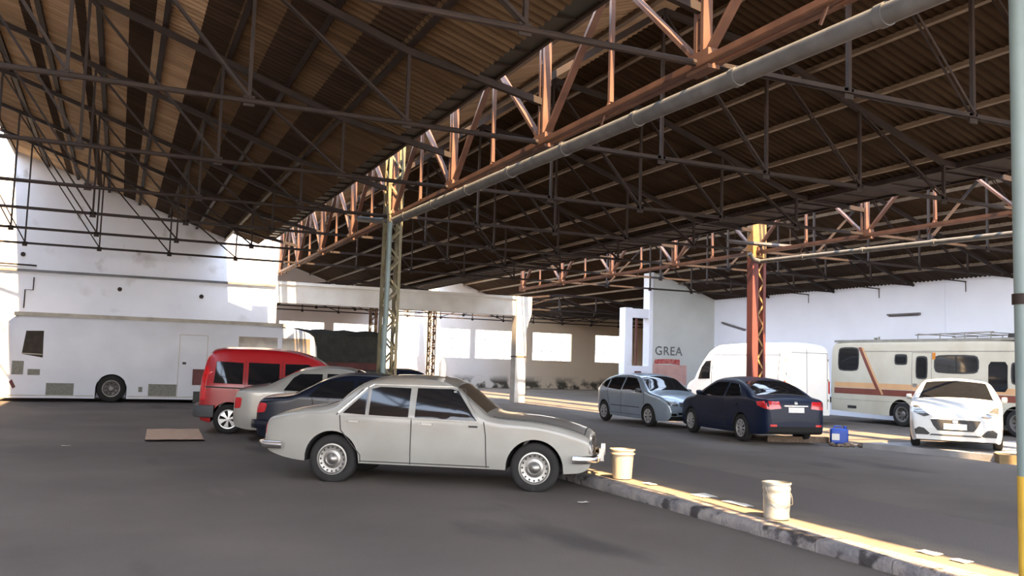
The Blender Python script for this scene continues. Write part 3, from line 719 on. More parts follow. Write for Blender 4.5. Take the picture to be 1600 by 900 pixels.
for s_, P in (('R', 1), ('L', -1)):
    B.decal('rear_quarter_window', [(.14, .93), (.45, .915), (.46, 1.25)], s_, 'glass')
    B.decal('side_window', [(.50, .915), (1.04, .90), (1.04, 1.285), (.62, 1.29), (.50, 1.26)], s_, 'glass')
    B.decal('side_window', [(1.13, .90), (1.97, .885), (1.68, 1.27), (1.60, 1.29), (1.13, 1.29)], s_, 'glass')
    B.line([(.46, .90), (.455, 1.28), (.52, 1.32), (1.6, 1.32), (1.72, 1.285), (2.02, .885)], s_, 'window_trim', 'dullchrome', .016)
    B.line([(.08, .93), (.43, 1.27)], s_, 'window_trim', 'chrome', .014)
    B.line([(.05, .90), (.38, 1.25)], s_, 'drip_rail', 'seam', .012)
    B.line([(.12, .89), (.46, .90), (1.1, .885), (2.0, .865)], s_, 'waist_trim', 'paint504', .016)
    B.line([(.10, .90), (.12, .70), (.22, .56), (.40, .38), (.40, .285)], s_)
    B.line([(1.085, .90), (1.085, .285)], s_)
    B.line([(2.06, .88), (2.09, .70), (2.11, .285)], s_)
    B.line([(.40, .30), (2.15, .30)], s_, 'sill_gap')
    for x in (.20, 1.20):
        y = (-1 if s_ == 'R' else 1) * (.845 + .012)
        g = MB(); g.bar((x - wb / 2, y, .825), (x + .17 - wb / 2, y, .82), .02, .025); g.lathe([(.018, -.01), (.018, .015)], (x - wb / 2 + .01, y, .825), 'y', 10); g.build('door_handle', 'dullchrome', r504)
    B.decal('door_badge', [(1.86, .80), (1.98, .80), (1.98, .825), (1.86, .825)], s_, 'seam', nu=2, nv=1)
B.decal('windshield', [(1.66, -.56), (2.08, -.66), (2.08, .66), (1.66, .56)], 'T', 'glass_dust', nu=10, nv=14)
B.decal('rear_window', [(.04, -.60), (.44, -.54), (.44, .54), (.04, .60)], 'T', 'glass_dust', nu=10, nv=14)
B.line([(1.70, -.66), (1.64, -.6), (1.64, .6), (1.70, .66)], 'T', 'windshield_trim', 'dullchrome', .02)
B.line([(2.16, -.72), (3.38, -.66), (3.38, .66), (2.16, .72)], 'T')
B.line([(-.92, -.66), (-.12, -.66), (-.12, .66), (-.92, .66)], 'T')
B.decal('radiator_grille', [(-.46, .50), (.46, .50), (.48, .69), (-.48, .69)], 'F', 'black', nu=12, nv=4)
for j in range(4): B.line([(-.46, .53 + j * .045), (.46, .53 + j * .045)], 'F', 'grille_bar', 'chrome', .01)
B.line([(-.50, .70), (.50, .70)], 'F', 'grille_trim', 'chrome', .02)
for s_ in (-1, 1):
    B.decal('headlight', [(s_ * .50, .50), (s_ * .74, .50), (s_ * .74, .67), (s_ * .52, .69)], 'F', 'clear_lens', nu=6, nv=6, rnd=1)
    B.decal('tail_light', [(s_ * .50, .60), (s_ * .74, .60), (s_ * .74, .75), (s_ * .52, .75)], 'B', 'red_lens', nu=4, nv=4)
    y = s_ * .4; g = MB(); g.lathe([(.05, 0), (.055, .05), (.02, .06)], (0, 0, 0), 'z', 14)
bumper(B, [(3.24, -.835), (3.36, -.82), (3.5, -.74), (3.56, -.5), (3.58, 0), (3.56, .5), (3.5, .74), (3.36, .82), (3.24, .835)], .44, .10, .05, 'chrome')
bumper(B, [(-.68, -.87), (-.9, -.85), (-1.03, -.74), (-1.06, 0), (-1.03, .74), (-.9, .85), (-.68, .87)], .47, .10, .05, 'chrome')
for s_ in (-1, 1): g = MB(); g.bar((3.6 - wb / 2, s_ * .42, .40), (3.6 - wb / 2, s_ * .42, .56), .05, .06, (1, 0, 0)); g.build('overrider', 'chrome', r504)
for x in (0, wb):
    for y in (-.70, .70): wheel(r504, x - wb / 2, y, .325, .18, 'classic', .205, .022)
g = MB()
for i in range(9): x, y = random.uniform(.5, 1.6), random.uniform(-.45, .5); g.lathe([(.02, 0), (.03 + .03 * random.random(), .004), (.01, .012)], (x - wb / 2, y, 1.445 - .02 * abs(y)), 'z', 6)
g.build('leaf_litter', 'rust_top', r504)
# bottle standing on its roof
M_r = r504.matrix_basis
bp = Matrix.Translation(r504.location) @ Matrix.Rotation(r504.rotation_euler[2], 4, 'Z') @ Vector((1.35 - wb / 2, -.2, 1.444))
t_ = thing('plastic_bottle', 'white plastic bottle standing on the roof of the ivory sedan', 'bottle', bp)
g = MB(); g.lathe([(.045, 0), (.052, .01), (.052, .17), (.045, .2), (.02, .245)], n=20); g.build('bottle_body', 'paper', t_)
g = MB(); g.lathe([(.018, .245), (.018, .285)], n=14); g.build('cap', 'paper', t_)
r504b = B

# ---- generic modern saloon / hatch
def modern_sedan(root, paint, wb, zt, W, rimstyle, zb=None, tl=None, hatch=False, R=.305, side_win=None, roofz=1.43, belt=.95, tailwin=None, wind=None, glass='glass', doors=None, archR=.35, black_bumper=False, plan=None):
    x0, x1 = zt[0][0], zt[-1][0]
    zb = zb or [(x0, .42), (x0 + .06, .28), (x0 + .4, .22), (x1 - .5, .19), (x1 - .1, .22), (x1, .34)]
    plan = plan or [(x0, .72), (x0 + .03, .79), (x0 + .1, .87), (x0 + .4, .96), (0, .99), (wb * .5, 1), (wb, .99), (x1 - .4, .95), (x1 - .12, .87), (x1, .74)]
    B = Body(zt=zt, zb=zb, W=W, arches=[(0, R, archR), (wb, R, archR)], r=.09, crown=.045, belt=belt, tumble=.24, roofz=roofz, plan=plan)
    B.build('body', paint, root, wb / 2)
    for s_ in 'RL':
        for poly in side_win: B.decal('side_window', poly, s_, glass)
        for ln in doors: B.line(ln, s_, w_=.01)
        B.line([(doors[0][-1][0], .30), (doors[-1][-1][0], .30)], s_, 'sill_gap', 'seam', .01)
        B.line([(.45, .52), (wb - .45, .52)], s_, 'rub_strip', 'black' if hatch else paint, .022)
        y = (-1 if s_ == 'R' else 1)
        for ln in doors[:2]:
            x = ln[0][0] + .08; g = MB(); yy = y * (W + .012); g.bar((x - wb / 2, yy, .86), (x + .16 - wb / 2, yy, .86), .025, .03); g.build('door_handle', paint, root)
        xm = side_win[-1][1][0] - .12; g = MB()
        g.lathe([(.0, -.06), (.075, -.05), (.09, 0), (.08, .05), (.0, .06)], (xm - wb / 2, y * (W + .06), belt + .06), 'y', 16); g.v = [(a, b, (c - belt - .06) * .7 + belt + .06) for a, b, c in g.v]
        g.build('wing_mirror', paint if not hatch else 'grey_pl', root)
    a, b, ya, yb = wind; B.decal('windshield', [(a, -ya), (b, -yb), (b, yb), (a, ya)], 'T', glass, nu=12, nv=14)
    a, b, ya, yb = tailwin; B.decal('rear_window', [(a, -ya), (b, -yb), (b, yb), (a, ya)], 'T', glass, nu=12, nv=14)
    for x in (0, wb):
        for y in (-W + .10, W - .10): wheel(root, x - wb / 2, y, R, .18, rimstyle)
    return B

# red multi-purpose van
wb = 2.3
rt = place('compact_van', 'red compact passenger van with dark side windows, farthest of the left row', 'car', (2.22, 19.75), -9, wb, .70)
B = modern_sedan(rt, 'paint_red', wb, [(-.62, .55), (-.61, .9), (-.55, 1.35), (-.48, 1.62), (-.36, 1.74), (-.1, 1.79), (.6, 1.80), (1.2, 1.765), (1.7, 1.66), (2.0, 1.50), (2.25, 1.26), (2.4, 1.10), (2.6, 1.02), (2.85, .93), (2.98, .8), (3.02, .6)],
                 .83, 6, side_win=[[(-.34, 1.06), (.25, 1.05), (.25, 1.50), (-.30, 1.52)], [(.36, 1.04), (1.0, 1.04), (1.0, 1.50), (.36, 1.51)], [(1.12, 1.04), (2.1, 1.06), (1.8, 1.40), (1.6, 1.50), (1.12, 1.50)]],
                 belt=1.0, roofz=1.8, tailwin=(-.59, -.5, .5, .5), wind=(1.72, 2.36, .58, .68), doors=[[(.30, 1.55), (.30, .62), (.38, .35)], [(1.06, 1.55), (1.06, .3)], [(2.05, 1.0), (2.05, .6)]], R=.31, archR=.36)
bumper(B, [(-.3, -.84), (-.55, -.80), (-.68, -.66), (-.70, 0), (-.68, .66), (-.55, .80), (-.3, .84)], .47, .26, .10, 'grey_pl')
bumper(B, [(2.7, -.83), (2.95, -.74), (3.06, -.5), (3.10, 0), (3.06, .5), (2.95, .74), (2.7, .83)], .42, .26, .08, 'grey_pl')
B.line([(-.5, .98), (.28, .96)], 'R', 'door_track', 'seam', .03)
for s_ in (-1, 1): B.decal('tail_light', [(s_ * .60, .78), (s_ * .70, .78), (s_ * .69, 1.30), (s_ * .60, 1.30)], 'B', 'red_lens', nu=3, nv=8)
for s_ in 'RL': B.decal('side_tail_light', [(-.60, .70), (-.50, .70), (-.44, 1.40), (-.53, 1.40)], s_, 'red_lens', nu=3, nv=8)
# silver-beige saloon
wb = 2.44
rt = place('sedan', 'silver-beige compact sedan parked between the red van and the navy sedan', 'car', (2.98, 17.85), -17, wb, .70)
zts = [(-.92, .55), (-.91, .78), (-.87, .93), (-.78, .99), (-.5, 1.045), (-.3, 1.08), (0.0, 1.22), (.22, 1.34), (.45, 1.415), (.8, 1.45), (1.2, 1.44), (1.5, 1.38), (1.8, 1.22), (2.08, 1.05), (2.25, .98), (2.7, .92), (3.0, .83), (3.14, .72), (3.18, .55)]
B = modern_sedan(rt, 'paint_beige', wb, zts, .815, 6, side_win=[[(.05, 1.0), (.78, .98), (.78, 1.335), (.35, 1.33), (.22, 1.25)], [(.87, .98), (1.88, .96), (1.55, 1.24), (1.35, 1.34), (.87, 1.345)]],
                 tailwin=(-.26, .3, .6, .54), wind=(1.45, 2.1, .54, .66), doors=[[(.08, .98), (.12, .7), (.36, .36)], [(.825, .98), (.825, .28)], [(1.95, .95), (1.95, .28)]])
for s_ in 'RL': B.decal('tail_light', [(-.90, .62), (-.76, .64), (-.74, .84), (-.88, .84)], s_, 'red_lens', nu=4, nv=4, rnd=1)
g = MB(); g.tube([(1.0 - wb / 2, 0, 1.48), (.85 - wb / 2, 0, 1.60)], .008, 6); g.build('antenna', 'black', rt)
# navy saloon
rt = place('sedan', 'black-navy compact sedan parked right behind the ivory sedan', 'car', (3.12, 15.85), -21, wb, .70)
ztn = [(-.92, .5), (-.91, .72), (-.87, .86), (-.78, .915), (-.5, .955), (-.3, .98), (-.05, 1.10), (.2, 1.23), (.45, 1.32), (.8, 1.37), (1.2, 1.37), (1.5, 1.31), (1.8, 1.17), (2.08, 1.0), (2.25, .94), (2.7, .88), (3.0, .8), (3.14, .7), (3.18, .5)]
B = modern_sedan(rt, 'paint_navy', wb, ztn, .82, 5, side_win=[[(.02, .97), (.78, .95), (.78, 1.26), (.38, 1.25), (.2, 1.16)], [(.87, .95), (1.88, .93), (1.55, 1.17), (1.35, 1.26), (.87, 1.27)]],
                 tailwin=(-.26, .32, .6, .54), wind=(1.45, 2.1, .54, .66), doors=[[(.08, .95), (.12, .7), (.36, .36)], [(.825, .95), (.825, .28)], [(1.95, .92), (1.95, .28)]], roofz=1.38)
for s_ in 'RL': B.decal('tail_light', [(-.91, .66), (-.74, .68), (-.70, .83), (-.88, .85)], s_, 'red_lens', nu=4, nv=4, rnd=1)
for s_ in (-1, 1): B.decal('tail_light', [(s_ * .45, .66), (s_ * .64, .66), (s_ * .64, .82), (s_ * .47, .82)], 'B', 'red_lens', nu=4, nv=4)
bumper(B, [(-.6, -.83), (-.85, -.76), (-.96, -.62), (-.99, 0), (-.96, .62), (-.85, .76), (-.6, .83)], .47, .16, .07, 'paint_navy')
# pale silver hatchback facing the camera side
wb = 2.5
rt = place('hatchback', 'pale silver blue hatchback parked nose to nose with the dark blue sedan', 'car', (13.96, 24.1), -90, wb, .70)
zth = [(-.62, .5), (-.61, .85), (-.56, 1.0), (-.42, 1.14), (-.2, 1.28), (.1, 1.39), (.5, 1.45), (1.0, 1.465), (1.5, 1.44), (1.85, 1.35), (2.15, 1.16), (2.42, 1.0), (2.6, .95), (2.95, .89), (3.2, .79), (3.34, .68), (3.38, .5)]
B = modern_sedan(rt, 'paint_silver', wb, zth, .82, 7, hatch=True, side_win=[[(-.28, 1.10), (.15, 1.02), (.15, 1.28), (-.05, 1.24)], [(.22, 1.02), (1.0, .98), (1.0, 1.36), (.4, 1.35), (.22, 1.30)], [(1.08, .98), (2.2, .94), (1.85, 1.22), (1.62, 1.35), (1.08, 1.37)]],
                 tailwin=(-.55, -.15, .58, .52), wind=(1.78, 2.42, .55, .68), doors=[[(.20, 1.0), (.28, .7), (.40, .36)], [(1.04, .98), (1.04, .28)], [(2.28, .93), (2.28, .28)]])
for s_ in (-1, 1):
    B.decal('headlight', [(s_ * .36, .62), (s_ * .66, .64), (s_ * .70, .78), (s_ * .40, .74)], 'F', 'clear_lens', nu=6, nv=5, rnd=1)
    B.decal('fog_light', [(s_ * .42, .32), (s_ * .60, .33), (s_ * .60, .42), (s_ * .42, .42)], 'F', 'black', nu=4, nv=3)
B.decal('radiator_grille', [(-.30, .60), (.30, .60), (.32, .72), (-.32, .72)], 'F', 'grey_pl', nu=8, nv=3)
B.decal('air_intake', [(-.36, .28), (.36, .28), (.38, .44), (-.38, .44)], 'F', 'black', nu=8, nv=3)
B.decal('badge', [(-.05, .63), (.05, .63), (.05, .70), (-.05, .70)], 'F', 'chrome', nu=4, nv=4, off=.014, rnd=1)
B.decal('number_plate', [(-.2, .48), (.2, .48), (.2, .58), (-.2, .58)], 'F', 'plate', nu=3, nv=2, off=.014)
# dark blue saloon, tail towards the camera
wb = 2.6
h = math.radians(81); d = Vector((math.cos(h), math.sin(h), 0)); n = Vector((-d.y, d.x, 0))
rt = thing('sedan', 'dark blue sedan seen from its tail, in front of the red column', 'car', Vector((13.66, 17.05, 0)) + d * wb / 2 - n * .72, h)
ztb = [(-1.0, .5), (-.99, .80), (-.95, .98), (-.88, 1.03), (-.6, 1.06), (-.42, 1.09), (-.15, 1.22), (.1, 1.33), (.4, 1.42), (.8, 1.475), (1.2, 1.48), (1.55, 1.43), (1.9, 1.26), (2.25, 1.07), (2.45, 1.0), (2.9, .93), (3.2, .82), (3.38, .7), (3.43, .5)]
B = modern_sedan(rt, 'paint_blue', wb, ztb, .87, 9, side_win=[[(.0, 1.07), (.72, 1.03), (.72, 1.36), (.35, 1.34), (.18, 1.25)], [(.82, 1.03), (2.1, 1.0), (1.68, 1.25), (1.4, 1.36), (.82, 1.37)]],
                 tailwin=(-.40, .28, .66, .58), wind=(1.5, 2.3, .56, .70), doors=[[(.08, 1.02), (.12, .7), (.40, .38)], [(.77, 1.02), (.77, .28)], [(2.1, .98), (2.1, .28)]], R=.32, archR=.37, belt=1.02, roofz=1.48)
for s_ in (-1, 1):
    B.decal('tail_light', [(s_ * .38, .83), (s_ * .68, .80), (s_ * .69, .99), (s_ * .42, .99)], 'B', 'red_lens', nu=6, nv=5)
    B.decal('reflector', [(s_ * .50, .42), (s_ * .66, .42), (s_ * .66, .47), (s_ * .50, .47)], 'B', 'red_lens', nu=4, nv=2)
for s_ in 'RL': B.decal('side_tail_light', [(-.99, .80), (-.70, .88), (-.66, .97), (-.97, 1.0)], s_, 'red_lens', nu=6, nv=5)
B.decal('number_plate', [(-.2, .74), (.2, .74), (.2, .86), (-.2, .86)], 'B', 'plate', nu=3, nv=2, off=.014)
B.decal('badge', [(-.04, .93), (.04, .93), (.04, .99), (-.04, .99)], 'B', 'chrome', nu=3, nv=3, off=.012, rnd=1)
B.line([(-.30, .89), (.30, .89)], 'B', 'boot_trim', 'chrome', .02)
B.line([(-.62, .58), (.62, .58)], 'B', 'bumper_gap')
B.line([(-.62, .58), (-.66, 1.0)], 'B', 'bumper_gap')
# white hatchback facing the camera
wb = 2.54; h = math.radians(-141)
d = Vector((math.cos(h), math.sin(h), 0))
rt = thing('hatchback', 'white modern hatchback facing the camera in front of the motorhome', 'car', Vector((16.15, 13.35, .13)) - d * (.80 + wb / 2), h)
ztw = [(-.62, .5), (-.6, .9), (-.54, 1.05), (-.4, 1.2), (-.1, 1.36), (.3, 1.44), (.9, 1.46), (1.3, 1.45), (1.6, 1.40), (1.85, 1.29), (2.1, 1.15), (2.32, 1.045), (2.6, .98), (2.9, .90), (3.12, .80), (3.24, .70), (3.30, .60), (3.335, .42)]
B = modern_sedan(rt, 'paint_white', wb, ztw, .90, 6, side_win=[[(-.15, 1.1), (.7, 1.04), (.7, 1.35), (.2, 1.34)], [(.8, 1.04), (2.0, 1.0), (1.7, 1.22), (1.5, 1.35), (.8, 1.36)]],
                 tailwin=(-.52, -.2, .58, .52), wind=(1.62, 2.34, .60, .74), doors=[[(.10, 1.0), (.12, .7), (.40, .38)], [(.75, 1.0), (.75, .28)], [(2.1, .98), (2.1, .28)]], R=.31, belt=1.0, roofz=1.47, zb=[(-.62, .42), (-.56, .28), (-.2, .22), (2.8, .18), (3.25, .17), (3.335, .2)],
                 plan=[(-.62, .8), (-.4, .93), (0, 1), (2.6, 1), (3.0, .985), (3.2, .95), (3.30, .90), (3.335, .86)])
for s_ in (-1, 1):
    B.decal('headlight', [(s_ * .83, .90), (s_ * .74, .905), (s_ * .62, .81), (s_ * .48, .71), (s_ * .60, .675), (s_ * .81, .76)][::s_], 'F', 'clear_lens', nu=10, nv=6)
    B.decal('fog_light', [(s_ * .76, .30), (s_ * .78, .40), (s_ * .70, .46), (s_ * .60, .44), (s_ * .48, .33), (s_ * .52, .30)][::s_], 'F', 'black', nu=8, nv=4)
    g = MB(); g.lathe([(.001, 0), (.055, .0), (.05, .03), (.001, .035)], (3.33 - wb / 2, 0, 0), 'z', 12)
B.decal('radiator_grille', [(-.48, .63), (.48, .63), (.42, .50), (.34, .40), (-.34, .40), (-.42, .50)], 'F', 'black', nu=14, nv=5)
B.line([(-.48, .64), (-.2, .655), (.2, .655), (.48, .64)], 'F', 'grille_trim', 'chrome', .022)
B.decal('number_plate', [(-.22, .43), (.22, .43), (.22, .55), (-.22, .55)], 'F', 'plate', nu=3, nv=2, off=.02)
B.decal('badge', [(-.05, .565), (.05, .565), (.05, .65), (-.05, .65)], 'F', 'chrome', nu=3, nv=3, off=.02, rnd=1)
B.decal('air_intake', [(-.50, .29), (.50, .29), (.46, .325), (-.46, .325)], 'F', 'grey_pl', nu=10, nv=2)
g = MB()
for s_ in (-1, 1): g.bar((2.27 - wb / 2, s_ * .02, 1.07), (2.0 - wb / 2, s_ * .55, 1.16), .012, .012)
g.build('wiper', 'black', rt)
# dark car in the rear, only its roof shows
wb = 2.5
rt = place('sedan', 'black sedan far behind the olive column, only its roof showing', 'car', (7.1, 26.4), -6, wb, .7)
modern_sedan(rt, 'paint_navy', wb, ztn, .82, 5, side_win=[[(.02, .97), (.78, .95), (.78, 1.26), (.38, 1.25), (.2, 1.16)], [(.87, .95), (1.88, .93), (1.55, 1.17), (1.35, 1.26), (.87, 1.27)]],
             tailwin=(-.26, .32, .6, .54), wind=(1.45, 2.1, .54, .66), doors=[[(.08, .95), (.12, .7), (.36, .36)], [(.825, .95), (.825, .28)], [(1.95, .92), (1.95, .28)]], roofz=1.38)

# ---- long white bus along the gable wall (x forward = to the right)
rt = thing('bus', 'long white bus without passenger windows, parked along the gable wall', 'bus', (0, 33.25, 0))
B = Body(zt=[(-3.42, 1.2), (-3.36, 2.1), (-3.2, 2.62), (-2.9, 2.74), (-1, 2.78), (3, 2.80), (4.6, 2.78), (5.6, 2.68), (6.3, 2.5), (6.5, 2.25), (6.58, 1.6)],
         zb=[(-3.42, .12), (3, .12), (6.4, .15), (6.58, .3)], W=1.25, arches=[(-.15, .45, .47), (4.6, .45, .47)], r=.12, crown=.05, belt=2.0, tumble=.06, roofz=2.8, nx=60,
         plan=[(-3.42, .9), (-3.3, .96), (-3, 1), (6, 1), (6.4, .96), (6.58, .88)], lowtaper=0)
B.build('body', 'bus_white', rt, 0)
B.decal('small_window', [(-2.80, 1.50), (-2.20, 1.40), (-2.22, 2.26), (-2.72, 2.24)], 'R', 'glass_brown')
B.line([(-2.80, 1.52), (-2.22, 1.50)], 'R', 'window_bar', 'bus_trim', .03)
B.decal('hatch', [(-3.05, .85), (-2.72, .85), (-2.72, 1.28), (-3.05, 1.28)], 'R', 'vent'); B.decal('hatch', [(-2.6, .84), (-2.25, .84), (-2.25, 1.03), (-2.6, 1.03)], 'R', 'vent')
B.decal('vent_grille', [(-2.05, .2), (-1.25, .2), (-1.25, .6), (-2.05, .6)], 'R', 'vent'); B.decal('vent_grille', [(.98, .22), (1.86, .22), (1.86, .62), (.98, .62)], 'R', 'vent')
B.decal('tail_light', [(-3.1, .62), (-2.98, .40), (-2.9, .46), (-3.02, .70)], 'R', 'maroon', nu=4, nv=3)
B.decal('filler_cap', [(.68, .35), (.80, .35), (.80, .52), (.68, .52)], 'R', 'vent', nu=3, nv=3)
B.line([(1.88, .16), (1.88, 2.3), (2.78, 2.3), (2.78, .16)], 'R', 'door_outline', 'bus_trim', .02)
B.decal('door_handle', [(2.0, 1.30), (2.12, 1.30), (2.12, 1.38), (2.0, 1.38)], 'R', 'black', nu=3, nv=3)
B.decal('cab_window', [(3.80, 1.60), (5.12, 1.60), (5.12, 2.32), (3.80, 2.32)], 'R', 'glass_tan'); B.decal('cab_window', [(5.28, 1.60), (6.30, 1.60), (6.26, 2.32), (5.28, 2.32)], 'R', 'glass_tan')
B.decal('windshield', [(-1.0, 1.4), (1.0, 1.4), (.95, 2.2), (-.95, 2.2)], 'F', 'glass')
for x in (-1.9, -.9, .2, 1.0): B.line([(x, .75), (x, 2.55)], 'R', 'panel_seam', 'bus_white', .012)
B.line([(-3.2, .2), (-.65, .2)], 'R', 'skirt_strip', 'bus_trim', .03); B.line([(.35, .2), (4.1, .2)], 'R', 'skirt_strip', 'bus_trim', .03)
g = MB(); g.box(-3.1, 5.4, -1.24, 1.24, 2.72, 2.84); g.build('roof_rail', 'bus_trim', rt)
g = MB(); g.box(2.35, 3.0, -1.34, -1.2, .62, 1.15); g.build('equipment_box', 'maroon', rt); g = MB(); g.box(2.4, 2.9, -1.3, -.9, .02, .4); g.build('step', 'black', rt)
for x in (-.15, 4.6):
    for y in (-1.07, 1.07): wheel(rt, x, y, .45, .26, 'steel', .27)
# ---- tarpaulin truck behind it
rt = thing('tarpaulin_truck', 'dark tarpaulin covered truck with maroon sideboards beyond the bus front', 'truck', (9.0, 40.5, 0))
g = MB()
rows = [[(x, y, 2.93 - (.25 if j_ in (0, 12) else .08 if j_ in (1, 11) else 0) + .03 * math.sin(x * 6)) for x in [-2.05 + 4.1 * i_ / 16 for i_ in range(17)]] for j_, y in enumerate([-1.2 + 2.4 * q / 12 for q in range(13)])]
g.grid(rows); n = 17
for y, r in ((-1.2, rows[0]), (1.2, rows[-1])): g.grid([r, [(a, y * (1 + .02 * math.sin(a * 9)), 2.1) for a, b, c in r], [(a, y * (1.02 + .02 * math.sin(a * 7)), 1.5) for a, b, c in r]])
for i_ in (0, 16): g.grid([[r[i_] for r in rows], [(r[i_][0], r[i_][1], 1.5) for r in rows]])
g.build('tarpaulin', 'tarp', rt)
g = MB(); g.box(-2.05, 2.05, -1.17, 1.17, 1.2, 1.62); g.build('sideboard', 'maroon', rt)
g = MB(); g.box(-3.3, 2.05, -.95, .95, .75, 1.2); g.build('chassis', 'black', rt)
g = MB(); g.prism([(-2.12, .6), (-3.45, .6), (-3.45, 1.4), (-3.3, 1.5), (-3.0, 2.2), (-2.12, 2.25)], -1.1, 1.1); g.build('cab', 'maroon', rt)
for x in (1.1, -2.75):
    for y in (-1.0, 1.0): wheel(rt, x, y, .45, .25, 'steel', .27)
# ---- white panel van
rt = thing('panel_van', 'white high roof panel van behind the red column', 'van', (20.4, 25.1, 0), math.radians(88))
B = Body(zt=[(-.95, 1.0), (-.94, 2.3), (-.88, 2.5), (-.7, 2.57), (.5, 2.6), (2.6, 2.56), (3.1, 2.4), (3.45, 2.1), (3.8, 1.7), (4.1, 1.35), (4.5, 1.2), (4.75, 1.05), (4.8, .7)],
         zb=[(-.95, .3), (4.7, .28), (4.8, .4)], W=.99, arches=[(0, .34, .4), (3.7, .34, .4)], r=.14, crown=.06, belt=1.5, tumble=.12, roofz=2.6, nx=80,
         plan=[(-.95, .93), (-.88, .99), (0, 1), (3.4, 1), (4.2, .95), (4.7, .85), (4.8, .75)])
B.build('body', 'van_white', rt, 1.85)
for s_ in 'RL':
    B.decal('side_window', [(3.0, 1.35), (3.75, 1.32), (3.55, 1.75), (3.3, 1.98), (3.0, 2.0)], s_, 'glass')
    B.line([(-.8, 2.22), (2.8, 2.22)], s_, 'body_crease', 'paint_white', .02); B.line([(2.9, .35), (2.9, 2.1)], s_); B.line([(-.5, .62), (2.8, .62)], s_, 'rub_strip', 'black', .05)
    B.line([(-.75, .5), (-.75, 2.35)], s_, 'corner_gap', 'seam', .012)
B.decal('windshield', [(3.3, -.72), (4.0, -.85), (4.0, .85), (3.3, .72)], 'T', 'glass')
B.line([(0, .5), (0, 2.4)], 'B', 'door_gap'); B.line([(-.85, 2.3), (.85, 2.3)], 'B', 'door_gap'); B.line([(-.82, .5), (-.82, 2.3)], 'B', 'door_gap'); B.line([(.82, .5), (.82, 2.3)], 'B', 'door_gap')
for s_ in (-1, 1):
    B.decal('tail_light', [(s_ * .86, 1.0), (s_ * .93, 1.0), (s_ * .92, 1.4), (s_ * .86, 1.4)], 'B', 'red_lens', nu=2, nv=4)
    for z in (.75, 1.4, 2.05): B.decal('hinge', [(s_ * .80, z), (s_ * .86, z), (s_ * .86, z + .07), (s_ * .80, z + .07)], 'B', 'bus_trim', off=.03, nu=2, nv=2)
for x in (0, 3.7):
    for y in (-.87, .87): wheel(rt, x - 1.85, y, .34, .2, 'steel')
# ---- motorhome; x forward towards the camera side
rt = thing('motorhome', 'cream motorhome with tan and brown stripes along the right wall', 'motorhome', (24.65, 21.5, 0), -PI / 2)
# local x = 21.5 - world Y
B = Body(zt=[(-3.14, 1.2), (-3.12, 2.4), (-3.06, 2.66), (-2.95, 2.76), (-2.0, 2.80), (2.8, 2.80), (3.9, 2.76), (4.8, 2.5), (5.3, 2.1), (5.6, 1.5), (5.75, 1.1), (5.8, .7)],
         zb=[(-3.14, .38), (-.5, .32), (5.6, .32), (5.8, .4)], W=1.15, arches=[(0, .42, .46), (4.1, .42, .46)], r=.10, crown=.05, belt=1.6, tumble=.05, roofz=2.8, nx=80,
         plan=[(-3.14, .95), (-3.0, 1), (4.8, 1), (5.5, .96), (5.8, .88)], lowtaper=0)
B.build('body', 'rv_cream', rt, 0)
for s_ in 'RL':
    B.decal('tan_stripe', [(-3.12, 1.20), (5.4, 1.20), (5.4, 1.38), (-3.12, 1.38)], s_, 'rv_tan', off=.004, nu=40, nv=2)
    B.decal('brown_stripe', [(-3.12, .98), (5.5, .98), (5.5, 1.18), (-3.12, 1.18)], s_, 'rv_brown', off=.006, nu=40, nv=2)
    B.decal('slanted_stripe', [(-1.84, 2.60), (-1.70, 2.60), (-.78, 1.0), (-.92, 1.0)], s_, 'rv_brown', off=.008, nu=12, nv=2)
    B.decal('slanted_stripe', [(-1.70, 2.60), (-1.62, 2.60), (-.70, 1.02), (-.78, 1.0)], s_, 'rv_tan', off=.008, nu=12, nv=2)
def rvwin(poly, nm='side_window', s_='R'):
    o = B.decal(nm, poly, s_, 'glass', off=.012, rnd=2)
    cx = sum(p[0] for p in poly) / 4; cz = sum(p[1] for p in poly) / 4
    B.decal('window_rubber', [((x - cx) * 1.0 + cx + math.copysign(.05, x - cx), z + math.copysign(.05, z - cz)) for x, z in poly], s_, 'black', off=.006, rnd=2, parent=o)
    return o
for P in ([(-2.72, 1.82), (-1.84, 1.82), (-1.84, 2.56), (-2.72, 2.56)], [(-.20, 2.06), (.22, 2.06), (.22, 2.32), (-.20, 2.32)], [(.66, 1.62), (1.02, 1.62), (1.02, 2.26), (.66, 2.26)], [(1.36, 1.82), (2.86, 1.82), (2.86, 2.30), (1.36, 2.30)], [(4.0, 1.55), (4.45, 1.5), (4.45, 2.1), (4.0, 2.1)]): rvwin(P)
B.line([(2.11, 1.82), (2.11, 2.30)], 'R', 'window_bar', 'black', .05)
B.decal('cab_door_window', [(3.23, 1.28), (3.85, 1.28), (3.85, 2.15), (3.23, 2.15)], 'R', 'glass', off=.012, rnd=1)
B.line([(.46, .45), (.46, 2.42), (1.22, 2.42), (1.22, .45)], 'R', 'door_outline', 'rv_roof', .014)
B.decal('door_handle', [(.50, 1.30), (.66, 1.30), (.66, 1.42), (.50, 1.42)], 'R', 'dullchrome', nu=3, nv=3)
B.decal('porch_light', [(1.24, 2.2), (1.36, 2.2), (1.36, 2.42), (1.24, 2.42)], 'R', 'amber', nu=3, nv=3)
B.line([(-1.55, 2.46), (4.2, 2.46)], 'R', 'awning_rail', 'rv_roof', .02)
B.line([(-3.1, .78), (5.2, .78)], 'R', 'skirt_line', 'rv_roof', .01)
B.decal('skirt_vent', [(-2.3, .48), (-1.9, .48), (-1.9, .58), (-2.3, .58)], 'R', 'black', nu=3, nv=2)
